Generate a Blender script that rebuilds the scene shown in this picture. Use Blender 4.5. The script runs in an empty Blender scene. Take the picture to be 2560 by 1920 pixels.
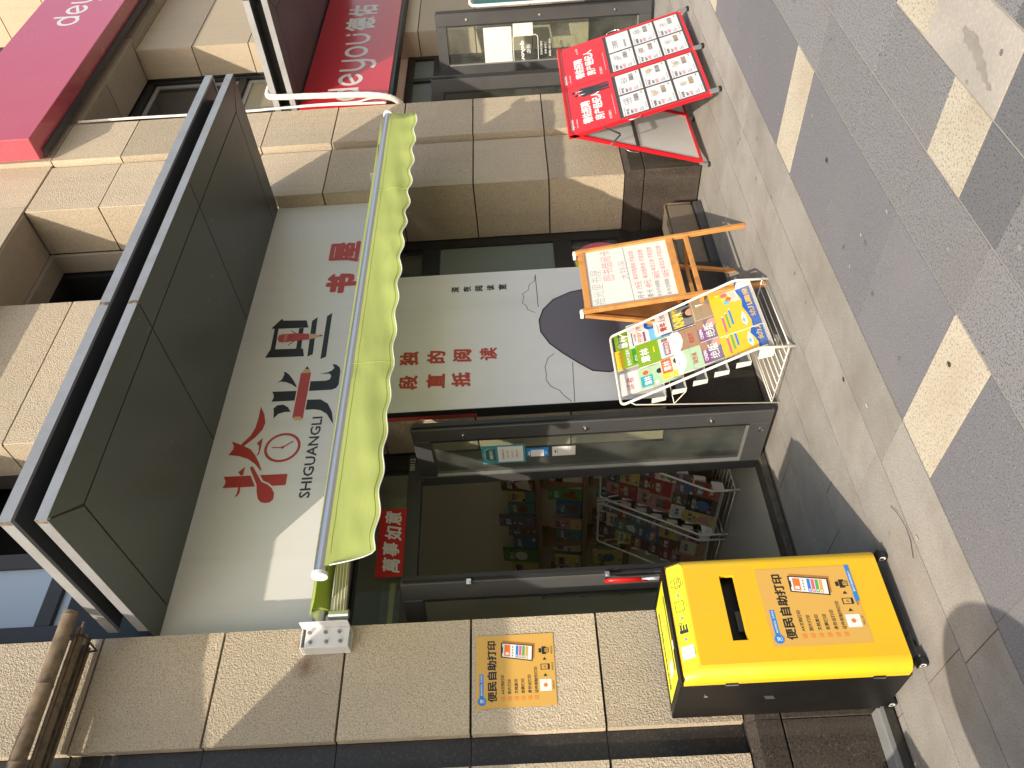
import bpy, bmesh, math, random
from mathutils import Vector, Matrix
random.seed(7)
S = bpy.context.scene
COL = S.collection
R_ = math.radians

# ---------------------------------------------------------------- camera
cam = bpy.data.cameras.new('camera')
cam.sensor_fit = 'HORIZONTAL'; cam.sensor_width = 36.0
cam.lens = 27.948; cam.clip_start = 0.05; cam.clip_end = 3000
cam_o = bpy.data.objects.new('camera', cam); COL.objects.link(cam_o)
def cam_matrix(yaw, pitch, roll, loc):
    f = Vector((math.sin(yaw)*math.cos(pitch), math.cos(yaw)*math.cos(pitch), math.sin(pitch)))
    r = Vector((math.cos(yaw), -math.sin(yaw), 0)); u = r.cross(f)
    r2 = r*math.cos(roll) + u*math.sin(roll); u2 = -r*math.sin(roll) + u*math.cos(roll)
    # the picture was taken with the camera on its side: world up is image left
    X = -u2; Y = r2; Z = -f
    m = Matrix((X, Y, Z)).transposed().to_4x4(); m.translation = loc
    return m
cam_o.matrix_world = cam_matrix(R_(41.723), R_(1.177), R_(-3.341), Vector((0, 0, 1.55)))
S.camera = cam_o

# ---------------------------------------------------------------- light
LX, LY, LZ = 1.12, 0.58, -1.0           # direction the sunlight travels
elev = math.atan2(1.0, math.hypot(LX, LY))
W = bpy.data.worlds.new('World'); S.world = W; W.use_nodes = True
nt = W.node_tree
for n in list(nt.nodes): nt.nodes.remove(n)
sky = nt.nodes.new('ShaderNodeTexSky'); sky.sky_type = 'NISHITA'; sky.sun_disc = False
sky.sun_elevation = elev; sky.sun_rotation = math.atan2(-LX, -LY) % (2*math.pi)
sky.air_density = 1.3; sky.dust_density = 3.0; sky.ozone_density = 1.0
bg = nt.nodes.new('ShaderNodeBackground'); bg.inputs['Strength'].default_value = 0.15
wo = nt.nodes.new('ShaderNodeOutputWorld')
nt.links.new(sky.outputs[0], bg.inputs[0]); nt.links.new(bg.outputs[0], wo.inputs[0])
sun = bpy.data.lights.new('sun', 'SUN'); sun.energy = 3.65; sun.angle = R_(0.6); sun.color = (1.0, 0.89, 0.74)
sun_o = bpy.data.objects.new('sun', sun); COL.objects.link(sun_o)
sun_o.rotation_euler = Vector((LX, LY, LZ)).to_track_quat('-Z', 'Y').to_euler(); sun_o.location = (-8, -6, 12)
S.view_settings.view_transform = 'Standard'; S.view_settings.look = 'None'
S.view_settings.exposure = 0.54; S.view_settings.gamma = 1.0
S.cycles.max_bounces = 8; S.cycles.transparent_max_bounces = 12
S.cycles.sample_clamp_indirect = 6.0

# ---------------------------------------------------------------- materials
MAT = {}
def mat(name, col, rough=0.5, metal=0.0, spots=None, bump=None, rand=0.0, spec=0.5, coat=0.0, dirt=None, sheen=0.0, streak=None, blot=None):
    """spots: list of (scale, colour, threshold, softness); bump: (scale, strength, distance); dirt: (scale, colour, amount)"""
    m = bpy.data.materials.new(name); m.use_nodes = True
    t = m.node_tree; b = t.nodes['Principled BSDF']; L = t.links.new
    b.inputs['Roughness'].default_value = rough; b.inputs['Metallic'].default_value = metal
    b.inputs['Specular IOR Level'].default_value = spec
    if coat: b.inputs['Coat Weight'].default_value = coat; b.inputs['Coat Roughness'].default_value = 0.08
    if sheen: b.inputs['Sheen Weight'].default_value = sheen
    b.inputs['Base Color'].default_value = (*col, 1)
    cur = None
    if spots or bump or dirt or rand or streak or blot:
        tc = t.nodes.new('ShaderNodeTexCoord')
        rgb = t.nodes.new('ShaderNodeRGB'); rgb.outputs[0].default_value = (*col, 1); cur = rgb.outputs[0]
        def noise(scale, detail=3.0, rough=0.6):
            n = t.nodes.new('ShaderNodeTexNoise'); n.inputs['Scale'].default_value = scale
            n.inputs['Detail'].default_value = detail; n.inputs['Roughness'].default_value = rough
            L(tc.outputs['Object'], n.inputs['Vector']); return n
        for (sc, c, th, so) in (spots or []):
            n = noise(sc, 2.0)
            mr = t.nodes.new('ShaderNodeMapRange'); mr.inputs[1].default_value = th-so; mr.inputs[2].default_value = th+so
            L(n.outputs['Fac'], mr.inputs[0])
            mx = t.nodes.new('ShaderNodeMix'); mx.data_type = 'RGBA'; mx.inputs[7].default_value = (*c, 1)
            L(mr.outputs[0], mx.inputs[0]); L(cur, mx.inputs[6]); cur = mx.outputs[2]
        if dirt:
            n = noise(dirt[0], 6.0, 0.65)
            mr = t.nodes.new('ShaderNodeMapRange'); mr.inputs[1].default_value = 0.42; mr.inputs[2].default_value = 0.72
            mr.inputs[4].default_value = dirt[2]
            L(n.outputs['Fac'], mr.inputs[0])
            mx = t.nodes.new('ShaderNodeMix'); mx.data_type = 'RGBA'; mx.inputs[7].default_value = (*dirt[1], 1)
            L(mr.outputs[0], mx.inputs[0]); L(cur, mx.inputs[6]); cur = mx.outputs[2]
            rr = t.nodes.new('ShaderNodeMapRange'); rr.inputs[3].default_value = rough; rr.inputs[4].default_value = min(1, rough+0.25)
            L(n.outputs['Fac'], rr.inputs[0]); L(rr.outputs[0], b.inputs['Roughness'])
        if streak:
            mp = t.nodes.new('ShaderNodeMapping'); mp.inputs['Scale'].default_value = (streak[0], streak[0], streak[0]*0.05)
            L(tc.outputs['Object'], mp.inputs['Vector']); n = noise(1.0, 4.0); L(mp.outputs[0], n.inputs['Vector'])
            mr = t.nodes.new('ShaderNodeMapRange'); mr.inputs[1].default_value = 0.50; mr.inputs[2].default_value = 0.74; mr.inputs[4].default_value = streak[2]
            L(n.outputs['Fac'], mr.inputs[0])
            mx = t.nodes.new('ShaderNodeMix'); mx.data_type = 'RGBA'; mx.inputs[7].default_value = (*streak[1], 1)
            L(mr.outputs[0], mx.inputs[0]); L(cur, mx.inputs[6]); cur = mx.outputs[2]
        for (c, rad, colr, amt) in (blot or []):
            vd = t.nodes.new('ShaderNodeVectorMath'); vd.operation = 'DISTANCE'; vd.inputs[1].default_value = c; L(tc.outputs['Object'], vd.inputs[0])
            n = noise(22, 5.0); sm = t.nodes.new('ShaderNodeMath'); sm.operation = 'MULTIPLY_ADD'; sm.inputs[1].default_value = rad*1.4; L(n.outputs['Fac'], sm.inputs[0]); L(vd.outputs['Value'], sm.inputs[2])
            mr = t.nodes.new('ShaderNodeMapRange'); mr.inputs[1].default_value = rad*1.7; mr.inputs[2].default_value = rad*0.6; mr.inputs[4].default_value = amt; L(sm.outputs[0], mr.inputs[0])
            mx = t.nodes.new('ShaderNodeMix'); mx.data_type = 'RGBA'; mx.inputs[7].default_value = (*colr, 1); L(mr.outputs[0], mx.inputs[0]); L(cur, mx.inputs[6]); cur = mx.outputs[2]
        if rand:
            oi = t.nodes.new('ShaderNodeObjectInfo')
            mr = t.nodes.new('ShaderNodeMapRange'); mr.inputs[3].default_value = 1-rand; mr.inputs[4].default_value = 1+rand
            L(oi.outputs['Random'], mr.inputs[0])
            hs = t.nodes.new('ShaderNodeHueSaturation'); L(mr.outputs[0], hs.inputs['Value']); L(cur, hs.inputs['Color']); cur = hs.outputs[0]
        L(cur, b.inputs['Base Color'])
        if bump:
            n = noise(bump[0], 4.0 if len(bump) < 4 else bump[3])
            bp = t.nodes.new('ShaderNodeBump'); bp.inputs['Strength'].default_value = bump[1]; bp.inputs['Distance'].default_value = bump[2]
            L(n.outputs['Fac'], bp.inputs['Height']); L(bp.outputs[0], b.inputs['Normal'])
    MAT[name] = m
    return m

STONE = dict(rough=0.85, spots=[(125, (0.35, 0.275, 0.19), 0.57, 0.07), (140, (0.66, 0.575, 0.44), 0.62, 0.06), (240, (0.20, 0.155, 0.105), 0.68, 0.03)],
    bump=(112, 0.8, 0.011, 2.0), rand=0.15, dirt=(1.3, (0.41, 0.345, 0.26), 0.5), streak=(9.0, (0.38, 0.31, 0.225), 0.42))
mat('stone', (0.53, 0.442, 0.32), **STONE)
mat('stone_rust', (0.53, 0.442, 0.32), **STONE, blot=[((0.455, -0.05, 2.74), 0.085, (0.20, 0.10, 0.045), 0.75), ((0.565, -0.05, 2.775), 0.05, (0.22, 0.09, 0.03), 0.8)])
mat('stone_far', (0.52, 0.432, 0.315), 0.85, spots=[(110, (0.36, 0.285, 0.20), 0.62, 0.06), (160, (0.56, 0.46, 0.33), 0.64, 0.05)],
    bump=(120, 0.5, 0.006, 2.0), rand=0.14, dirt=(1.1, (0.40, 0.335, 0.25), 0.45), streak=(9.0, (0.38, 0.31, 0.225), 0.4))
mat('plinth', (0.055, 0.043, 0.035), 0.40, spots=[(110, (0.014, 0.012, 0.011), 0.54, 0.05), (80, (0.13, 0.088, 0.066), 0.65, 0.03), (220, (0.2, 0.18, 0.16), 0.73, 0.02)], dirt=(2.5, (0.10, 0.083, 0.063), 0.5), rand=0.12, streak=(7.0, (0.10, 0.085, 0.07), 0.5))
mat('black_granite', (0.022, 0.019, 0.017), 0.3, spots=[(70, (0.05, 0.042, 0.036), 0.6, 0.06)], dirt=(4, (0.05, 0.045, 0.04), 0.4))
mat('gap', (0.04, 0.036, 0.034), 0.9)
mat('slab_light', (0.315, 0.295, 0.265), 0.7, spots=[(130, (0.19, 0.175, 0.155), 0.6, 0.06), (170, (0.80, 0.78, 0.74), 0.735, 0.012)], rand=0.09, dirt=(2.3, (0.20, 0.175, 0.145), 0.8), bump=(200, 0.15, 0.002))
mat('slab_grey', (0.165, 0.155, 0.155), 0.62, spots=[(150, (0.06, 0.058, 0.06), 0.56, 0.05), (190, (0.30, 0.28, 0.27), 0.61, 0.04), (330, (0.65, 0.62, 0.58), 0.72, 0.012)], rand=0.07, dirt=(1.8, (0.21, 0.19, 0.17), 0.5), bump=(160, 0.2, 0.002))
mat('slab_purple', (0.178, 0.177, 0.19), 0.62, spots=[(150, (0.085, 0.083, 0.09), 0.58, 0.05), (170, (0.31, 0.30, 0.30), 0.67, 0.03), (170, (0.80, 0.78, 0.74), 0.735, 0.012)], rand=0.08, dirt=(1.5, (0.2, 0.192, 0.185), 0.55), bump=(200, 0.15, 0.002))
mat('slab_speckle', (0.215, 0.212, 0.215), 0.62, spots=[(135, (0.055, 0.054, 0.056), 0.58, 0.04), (170, (0.38, 0.365, 0.345), 0.65, 0.03), (170, (0.80, 0.78, 0.74), 0.735, 0.012)], rand=0.07, dirt=(1.7, (0.19, 0.182, 0.172), 0.5), bump=(160, 0.2, 0.002))
mat('slab_charcoal', (0.14, 0.143, 0.15), 0.58, spots=[(135, (0.035, 0.035, 0.038), 0.60, 0.04), (200, (0.22, 0.22, 0.22), 0.68, 0.03), (170, (0.80, 0.78, 0.74), 0.735, 0.012)], rand=0.06, dirt=(2.2, (0.14, 0.132, 0.125), 0.45))
mat('slab_cream', (0.51, 0.46, 0.36), 0.72, spots=[(100, (0.30, 0.25, 0.17), 0.58, 0.05), (110, (0.13, 0.11, 0.085), 0.665, 0.025)], rand=0.06, dirt=(3.0, (0.36, 0.29, 0.2), 0.6), bump=(160, 0.2, 0.002))
mat('slab_pale', (0.40, 0.365, 0.315), 0.66, spots=[(60, (0.46, 0.42, 0.36), 0.56, 0.08), (260, (0.31, 0.28, 0.24), 0.65, 0.04)], dirt=(1.9, (0.27, 0.245, 0.21), 0.65))
mat('bedding', (0.30, 0.275, 0.235), 0.95)
mat('bedding_dark', (0.11, 0.10, 0.085), 0.95)
mat('ground', (0.16, 0.15, 0.145), 0.9, dirt=(0.4, (0.2, 0.18, 0.16), 0.5))
mat('stain', (0.29, 0.262, 0.225), 0.6, dirt=(14, (0.19, 0.17, 0.145), 0.7))
mat('soffit', (0.052, 0.057, 0.062), 0.25, spots=[(48, (0.20, 0.20, 0.18), 0.80, 0.01)], dirt=(1.4, (0.068, 0.072, 0.07), 0.6), rand=0.08)
mat('silver', (0.42, 0.43, 0.44), 0.42, 0.55, dirt=(5, (0.24, 0.23, 0.21), 0.5))
mat('rust', (0.12, 0.085, 0.06), 0.85, spots=[(60, (0.26, 0.23, 0.2), 0.55, 0.1)])
mat('frame', (0.052, 0.052, 0.053), 0.38, dirt=(6, (0.075, 0.072, 0.068), 0.4))
mat('frame_dark', (0.018, 0.018, 0.018), 0.45)
mat('chrome', (0.75, 0.75, 0.75), 0.18, 1.0)
mat('alu', (0.62, 0.63, 0.65), 0.3, 0.85)
mat('alu_olive', (0.28, 0.28, 0.2), 0.42, 0.3)
mat('steel_rail', (0.35, 0.35, 0.34), 0.4, 0.6)
mat('sign_white', (0.69, 0.685, 0.66), 0.30, dirt=(0.8, (0.58, 0.56, 0.51), 0.5), streak=(5.0, (0.56, 0.54, 0.49), 0.35))
mat('panel_white', (0.69, 0.69, 0.69), 0.33, dirt=(0.9, (0.56, 0.55, 0.53), 0.5), streak=(5.0, (0.56, 0.55, 0.53), 0.3))
mat('print_red', (0.42, 0.045, 0.03), 0.45)
mat('print_red_light', (0.45, 0.06, 0.055), 0.45)
mat('print_black', (0.016, 0.016, 0.018), 0.45)
mat('print_dark', (0.035, 0.033, 0.04), 0.5)
mat('print_white', (0.8, 0.79, 0.77), 0.5)
mat('print_grey', (0.30, 0.29, 0.29), 0.55)
mat('hill_grey', (0.135, 0.125, 0.155), 0.5)
mat('print_beige', (0.55, 0.40, 0.20), 0.5)
mat('print_blue', (0.02, 0.22, 0.62), 0.45)
mat('print_pink', (0.75, 0.12, 0.22), 0.45)
mat('print_orange', (0.85, 0.19, 0.025), 0.45)
mat('print_green', (0.10, 0.40, 0.08), 0.45)
mat('print_teal', (0.06, 0.30, 0.36), 0.45)
mat('deyou_red', (0.52, 0.012, 0.028), 0.22, coat=0.3)
mat('deyou_red_high', (0.53, 0.075, 0.105), 0.14, coat=0.8, dirt=(0.8, (0.55, 0.11, 0.13), 0.5))  # pinker, paler red: the reflected sky is put into the colour
mat('deyou_white', (0.66, 0.65, 0.63), 0.4)
mat('red_frame', (0.62, 0.012, 0.022), 0.35)
mat('red_sheet', (0.60, 0.02, 0.032), 0.4)
mat('banner_red', (0.55, 0.015, 0.015), 0.5)
mat('plastic_white', (0.72, 0.71, 0.69), 0.45)
mat('paper', (0.64, 0.63, 0.64), 0.3, bump=(9, 0.3, 0.01))
mat('paper_plain', (0.68, 0.64, 0.615), 0.6)
mat('board_white', (0.70, 0.685, 0.645), 0.3, dirt=(3, (0.62, 0.60, 0.57), 0.4))
mat('pale_blue', (0.50, 0.58, 0.68), 0.25)
mat('window_dark', (0.03, 0.032, 0.034), 0.12, coat=0.5)
mat('window_beige', (0.28, 0.25, 0.17), 0.3)
mat('plaster', (0.33, 0.29, 0.235), 0.9, dirt=(3, (0.24, 0.21, 0.17), 0.6))
mat('black_void', (0.006, 0.006, 0.008), 0.8)
mat('wire_white', (0.74, 0.70, 0.62), 0.35)
mat('wood', (0.55, 0.25, 0.065), 0.45, spots=[(9, (0.42, 0.17, 0.04), 0.55, 0.1)], dirt=(20, (0.62, 0.32, 0.10), 0.4))
mat('ply', (0.30, 0.125, 0.035), 0.5, spots=[(6, (0.22, 0.085, 0.025), 0.5, 0.12)])
mat('bamboo', (0.19, 0.135, 0.085), 0.7, spots=[(14, (0.10, 0.07, 0.045), 0.55, 0.12)], dirt=(30, (0.27, 0.21, 0.15), 0.5))
mat('bamboo_dark', (0.085, 0.06, 0.04), 0.8, spots=[(25, (0.04, 0.03, 0.02), 0.5, 0.12)])
mat('yellow_shell', (0.78, 0.475, 0.010), 0.36, coat=0.12, dirt=(5, (0.66, 0.40, 0.03), 0.55), streak=(6.0, (0.70, 0.43, 0.03), 0.4))
mat('yellow_label', (0.86, 0.80, 0.03), 0.4)
mat('poster_amber', (0.66, 0.385, 0.085), 0.5)
mat('poster_amber_dark', (0.42, 0.17, 0.03), 0.5)
mat('metal_black', (0.006, 0.0055, 0.005), 0.34, spec=0.3, dirt=(5, (0.012, 0.011, 0.009), 0.4))
mat('rubber', (0.012, 0.012, 0.012), 0.6)
mat('hose_white', (0.74, 0.69, 0.62), 0.6, bump=(40, 0.5, 0.01))
mat('interior_wall', (0.80, 0.74, 0.58), 0.85)
mat('interior_floor', (0.55, 0.51, 0.43), 0.35)
mat('shelf_wood', (0.22, 0.135, 0.07), 0.55)
mat('cloth_grey', (0.16, 0.17, 0.19), 0.9, bump=(14, 0.8, 0.05))
mat('kerb_grey', (0.23, 0.235, 0.235), 0.8, dirt=(5, (0.17, 0.17, 0.165), 0.6))
mat('threshold', (0.05, 0.042, 0.034), 0.6, dirt=(12, (0.13, 0.11, 0.085), 0.7))
mat('concrete_block', (0.16, 0.13, 0.095), 0.85, dirt=(4, (0.11, 0.085, 0.06), 0.6))
mat('lock_red', (0.62, 0.012, 0.01), 0.35)
mat('teal_board', (0.03, 0.13, 0.12), 0.5)

def fabric(name, col, trans):
    m = bpy.data.materials.new(name); m.use_nodes = True; t = m.node_tree; L = t.links.new
    b = t.nodes['Principled BSDF']; b.inputs['Base Color'].default_value = (*col, 1); b.inputs['Roughness'].default_value = 0.8
    tr = t.nodes.new('ShaderNodeBsdfTranslucent'); tr.inputs[0].default_value = (*col, 1)
    mx = t.nodes.new('ShaderNodeMixShader'); mx.inputs[0].default_value = trans
    tc = t.nodes.new('ShaderNodeTexCoord'); n = t.nodes.new('ShaderNodeTexNoise'); n.inputs['Scale'].default_value = 260
    n2 = t.nodes.new('ShaderNodeTexNoise'); n2.inputs['Scale'].default_value = 7; n2.inputs['Detail'].default_value = 5
    mp = t.nodes.new('ShaderNodeMapping'); mp.inputs['Scale'].default_value = (0.35, 1, 1.3); mp.inputs['Rotation'].default_value = (0, 0.5, 0)
    L(tc.outputs['Object'], n.inputs['Vector']); L(tc.outputs['Object'], mp.inputs['Vector']); L(mp.outputs[0], n2.inputs['Vector'])
    ad = t.nodes.new('ShaderNodeMath'); ad.operation = 'MULTIPLY_ADD'; ad.inputs[1].default_value = 0.05
    L(n.outputs['Fac'], ad.inputs[0]); L(n2.outputs['Fac'], ad.inputs[2])
    bp = t.nodes.new('ShaderNodeBump'); bp.inputs['Strength'].default_value = 0.5; bp.inputs['Distance'].default_value = 0.016
    L(ad.outputs[0], bp.inputs['Height']); L(bp.outputs[0], b.inputs['Normal'])
    o = t.nodes['Material Output']; L(b.outputs[0], mx.inputs[1]); L(tr.outputs[0], mx.inputs[2]); L(mx.outputs[0], o.inputs[0])
    MAT[name] = m
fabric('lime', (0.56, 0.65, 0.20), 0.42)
fabric('daylight_frost', (0.42, 0.42, 0.36), 0.5)
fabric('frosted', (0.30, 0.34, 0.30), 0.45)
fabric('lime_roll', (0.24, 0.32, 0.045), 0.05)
def glass(name, tint=(0.86, 0.9, 0.86), extra=0.03, smear=0.07):
    m = bpy.data.materials.new(name); m.use_nodes = True; t = m.node_tree; L = t.links.new
    t.nodes.remove(t.nodes['Principled BSDF'])
    tr = t.nodes.new('ShaderNodeBsdfTransparent'); tr.inputs[0].default_value = (*tint, 1)
    gl = t.nodes.new('ShaderNodeBsdfGlossy'); gl.inputs['Roughness'].default_value = 0.02
    fr = t.nodes.new('ShaderNodeFresnel'); fr.inputs[0].default_value = 1.5
    ad = t.nodes.new('ShaderNodeMath'); ad.operation = 'ADD'; ad.inputs[1].default_value = extra; L(fr.outputs[0], ad.inputs[0])
    ge = t.nodes.new('ShaderNodeNewGeometry'); iv = t.nodes.new('ShaderNodeMath'); iv.operation = 'SUBTRACT'; iv.inputs[0].default_value = 1.0; L(ge.outputs['Backfacing'], iv.inputs[1])
    mu = t.nodes.new('ShaderNodeMath'); mu.operation = 'MULTIPLY'; L(ad.outputs[0], mu.inputs[0]); L(iv.outputs[0], mu.inputs[1]); ad = mu
    mx = t.nodes.new('ShaderNodeMixShader'); L(ad.outputs[0], mx.inputs[0]); L(tr.outputs[0], mx.inputs[1]); L(gl.outputs[0], mx.inputs[2])
    df = t.nodes.new('ShaderNodeBsdfDiffuse'); df.inputs[0].default_value = (0.7, 0.7, 0.66, 1)
    tc = t.nodes.new('ShaderNodeTexCoord'); n = t.nodes.new('ShaderNodeTexNoise'); n.inputs['Scale'].default_value = 3.5; n.inputs['Detail'].default_value = 7; L(tc.outputs['Object'], n.inputs['Vector'])
    mr = t.nodes.new('ShaderNodeMapRange'); mr.inputs[1].default_value = 0.35; mr.inputs[2].default_value = 0.75; mr.inputs[3].default_value = 0.012; mr.inputs[4].default_value = smear; L(n.outputs['Fac'], mr.inputs[0])
    m2 = t.nodes.new('ShaderNodeMixShader'); L(mr.outputs[0], m2.inputs[0]); L(mx.outputs[0], m2.inputs[1]); L(df.outputs[0], m2.inputs[2])
    L(m2.outputs[0], t.nodes['Material Output'].inputs[0]); MAT[name] = m
glass('glass'); glass('clear_plastic', (0.95, 0.95, 0.95), 0.02)
def colour(name, c, rough=0.4):
    if name not in MAT: mat(name, c, rough)
    return name

# ---------------------------------------------------------------- geometry helpers
class Fr:
    """a flat frame: origin, right, up; normal points out of the surface"""
    def __init__(s, O, R=(1, 0, 0), U=(0, 0, 1)):
        s.O = Vector(O); s.R = Vector(R).normalized(); s.U = Vector(U).normalized(); s.N = s.R.cross(s.U)
    def P(s, u, v, w=0.0): return s.O + s.R*u + s.U*v + s.N*w
def front(y): return Fr((0, y, 0))                       # u = world x, v = world z, faces the street
def leftface(x): return Fr((x, 0, 0), (0, -1, 0), (0, 0, 1))  # u = -world y, v = z, faces -x
GLY = {}
def raw_glyph(s, bold):
    k = (s, bold, 'raw')
    if k not in GLY:
        c = bpy.data.curves.new('t', 'FONT'); c.body = s; c.offset = bold; c.resolution_u = 2
        o = bpy.data.objects.new('t', c); m = bpy.data.meshes.new_from_object(o)
        vs = [(v.co.x, v.co.y) for v in m.vertices]; fs = [tuple(p.vertices) for p in m.polygons]; ar = sum(p.area for p in m.polygons)
        bpy.data.objects.remove(o); bpy.data.curves.remove(c); bpy.data.meshes.remove(m)
        GLY[k] = (vs, fs, ar)
    return GLY[k]
def safe_glyph(s, bold):
    """thicken a glyph, backing off where the outline would cross itself"""
    a0 = raw_glyph(s, 0.0)[2]; prev = raw_glyph(s, 0.0); n = 5; pa = a0; step = None
    for i in range(1, n+1):
        g = raw_glyph(s, round(bold*i/n, 4)); d = g[2]-pa
        if step is None: step = d
        if bold > 0 and (d < 0.45*step or step <= 0) or bold < 0 and (d > 0 or g[2] < 0.25*a0): break
        prev = g; pa = g[2]
    return prev
def glyph(s, bold):
    k = (s, bold)
    if k not in GLY:
        chunks = []
        for ch in s:
            if ord(ch) > 0x2E80: chunks.append(ch)
            elif chunks and ord(chunks[-1][-1]) <= 0x2E80: chunks[-1] += ch
            else: chunks.append(ch)
        vs = []; fs = []; x = 0.0
        for c in chunks:
            if not c.strip(): x += 0.3*len(c); continue
            cjk = ord(c[0]) > 0x2E80
            v, f, _ = safe_glyph(c, bold) if cjk else raw_glyph(c, bold)
            if not v: x += 1.0; continue
            o = len(vs); m0 = 0.0 if cjk else min(q[0] for q in v)-0.04
            vs += [(q[0]-m0+x, q[1]) for q in v]; fs += [tuple(o+i for i in g) for g in f]
            x += 1.0 if cjk else max(q[0] for q in v)-m0+0.04
        x0 = min(v[0] for v in vs); x1 = max(v[0] for v in vs); y0 = min(v[1] for v in vs); y1 = max(v[1] for v in vs)
        GLY[k] = (vs, fs, x0, x1, y0, y1)
    return GLY[k]
class MB:
    def __init__(s): s.v = []; s.f = []; s.mi = []; s.m = []
    def _m(s, m):
        if m not in s.m: s.m.append(m)
        return s.m.index(m)
    def add(s, vs, fs, m):
        o = len(s.v); i = s._m(m); s.v += [Vector(v) for v in vs]
        for f in fs: s.f.append([o+k for k in f]); s.mi.append(i)
    def box(s, x0, x1, y0, y1, z0, z1, m):
        s.add([(x0,y0,z0),(x1,y0,z0),(x1,y1,z0),(x0,y1,z0),(x0,y0,z1),(x1,y0,z1),(x1,y1,z1),(x0,y1,z1)],
              [(0,3,2,1),(4,5,6,7),(0,1,5,4),(1,2,6,5),(2,3,7,6),(3,0,4,7)], m)
        return s
    def fbox(s, F, u0, u1, v0, v1, w0, w1, m):
        c = [F.P(u, v, w) for w in (w0, w1) for (u, v) in ((u0,v0),(u1,v0),(u1,v1),(u0,v1))]
        s.add(c, [(0,3,2,1),(4,5,6,7),(0,1,5,4),(1,2,6,5),(2,3,7,6),(3,0,4,7)], m)
        return s
    def rect(s, F, u0, u1, v0, v1, w, m):
        s.add([F.P(u0,v0,w),F.P(u1,v0,w),F.P(u1,v1,w),F.P(u0,v1,w)], [(0,1,2,3)], m); return s
    def poly(s, F, pts, w, m, w0=None):
        n = len(pts); a = sum(pts[i][0]*pts[(i+1)%n][1]-pts[(i+1)%n][0]*pts[i][1] for i in range(n))
        if a < 0: pts = pts[::-1]
        if w0 is None: s.add([F.P(u,v,w) for u,v in pts], [tuple(range(n))], m)
        else:
            s.add([F.P(u,v,w0) for u,v in pts]+[F.P(u,v,w) for u,v in pts],
                  [tuple(range(n-1,-1,-1)), tuple(range(n,2*n))]+[(i,(i+1)%n,n+(i+1)%n,n+i) for i in range(n)], m)
        return s
    def disc(s, F, u, v, r, w, m, n=28, r2=None, w0=None):
        r2 = r2 or r
        return s.poly(F, [(u+r*math.cos(2*math.pi*i/n), v+r2*math.sin(2*math.pi*i/n)) for i in range(n)], w, m, w0)
    def ring(s, F, u, v, r0, r1, w, m, n=40, k=1.0):
        a = [(math.cos(2*math.pi*i/n), math.sin(2*math.pi*i/n)*k) for i in range(n)]
        s.add([F.P(u+r0*c, v+r0*q, w) for c,q in a]+[F.P(u+r1*c, v+r1*q, w) for c,q in a],
              [(i,n+i,n+(i+1)%n,(i+1)%n) for i in range(n)], m); return s
    def stroke(s, F, pts, wd, w, m):
        for i in range(len(pts)-1):
            a = Vector(pts[i]); b = Vector(pts[i+1]); d = (b-a)
            if d.length < 1e-6: continue
            d.normalize(); n = Vector((-d.y, d.x))*wd/2; e = d*wd*0.25
            q = [a-e-n, b+e-n, b+e+n, a-e+n]
            s.add([F.P(p.x, p.y, w+1e-5*i) for p in q], [(0,1,2,3)], m)
        return s
    def text(s, F, t, u, v, h, m, w=0.0008, width=None, bold=0.0, al='c', skew=0.0, mirror=False, fat=0.0):
        """baseline-left box: glyph box height scaled to h (em square for CJK)"""
        if fat:      # thicker lettering: the same strokes laid side by side
            for i in range(8):
                a = math.pi*i/4; kk = fat*h
                s.text(F, t, u+kk*math.cos(a), v+kk*math.sin(a), h, m, w+0.00004*(i+1), width, bold, al, skew, mirror)
        vs, fs, x0, x1, y0, y1 = glyph(t, bold)
        k = h/(y1-y0); kx = k if width is None else width/(x1-x0)
        W_ = (x1-x0)*kx
        o = u - (W_/2 if al == 'c' else (W_ if al == 'r' else 0))
        def q(x, y):
            X = (x-x0)*kx; X = W_-X if mirror else X
            Y = (y-y0)*k
            return F.P(o+X+Y*skew, v+Y, w)
        s.add([q(x, y) for x, y in vs], [(f[::-1] if mirror else f) for f in fs], m); return s
    def tube(s, pts, r, m, n=8, closed=False, cap=True):
        pts = [Vector(p) for p in pts]; N = len(pts); rings = []
        up = None
        for i, p in enumerate(pts):
            if closed: d = pts[(i+1)%N]-pts[i-1]
            else: d = (pts[min(i+1,N-1)]-pts[max(i-1,0)])
            d.normalize()
            if up is None: up = d.orthogonal().normalized()
            up = (up - d*up.dot(d)).normalized(); b = d.cross(up)
            rr = r[i] if isinstance(r, (list, tuple)) else r
            rings.append([p + (up*math.cos(2*math.pi*k/n)+b*math.sin(2*math.pi*k/n))*rr for k in range(n)])
        vs = [q for g in rings for q in g]; fs = []
        for i in range(N if closed else N-1):
            a = i*n; c = ((i+1)%N)*n
            fs += [(a+k, a+(k+1)%n, c+(k+1)%n, c+k) for k in range(n)]
        if cap and not closed: fs += [tuple(range(n-1,-1,-1)), tuple((N-1)*n+k for k in range(n))]
        s.add(vs, fs, m); return s
    def cyl(s, a, b, r, m, n=14): return s.tube([a, b], r, m, n)
    def ball(s, c, r, m, nu=10, nv=6, sz=1.0):
        c = Vector(c); vs = [c+Vector((0,0,-r*sz))]
        for j in range(1, nv):
            a = -math.pi/2+math.pi*j/nv
            vs += [c+Vector((r*math.cos(a)*math.cos(2*math.pi*i/nu), r*math.cos(a)*math.sin(2*math.pi*i/nu), r*math.sin(a)*sz)) for i in range(nu)]
        vs.append(c+Vector((0,0,r*sz))); fs = []
        fs += [(0, 1+(i+1)%nu, 1+i) for i in range(nu)]
        for j in range(nv-2):
            o = 1+j*nu; fs += [(o+i, o+(i+1)%nu, o+nu+(i+1)%nu, o+nu+i) for i in range(nu)]
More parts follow.
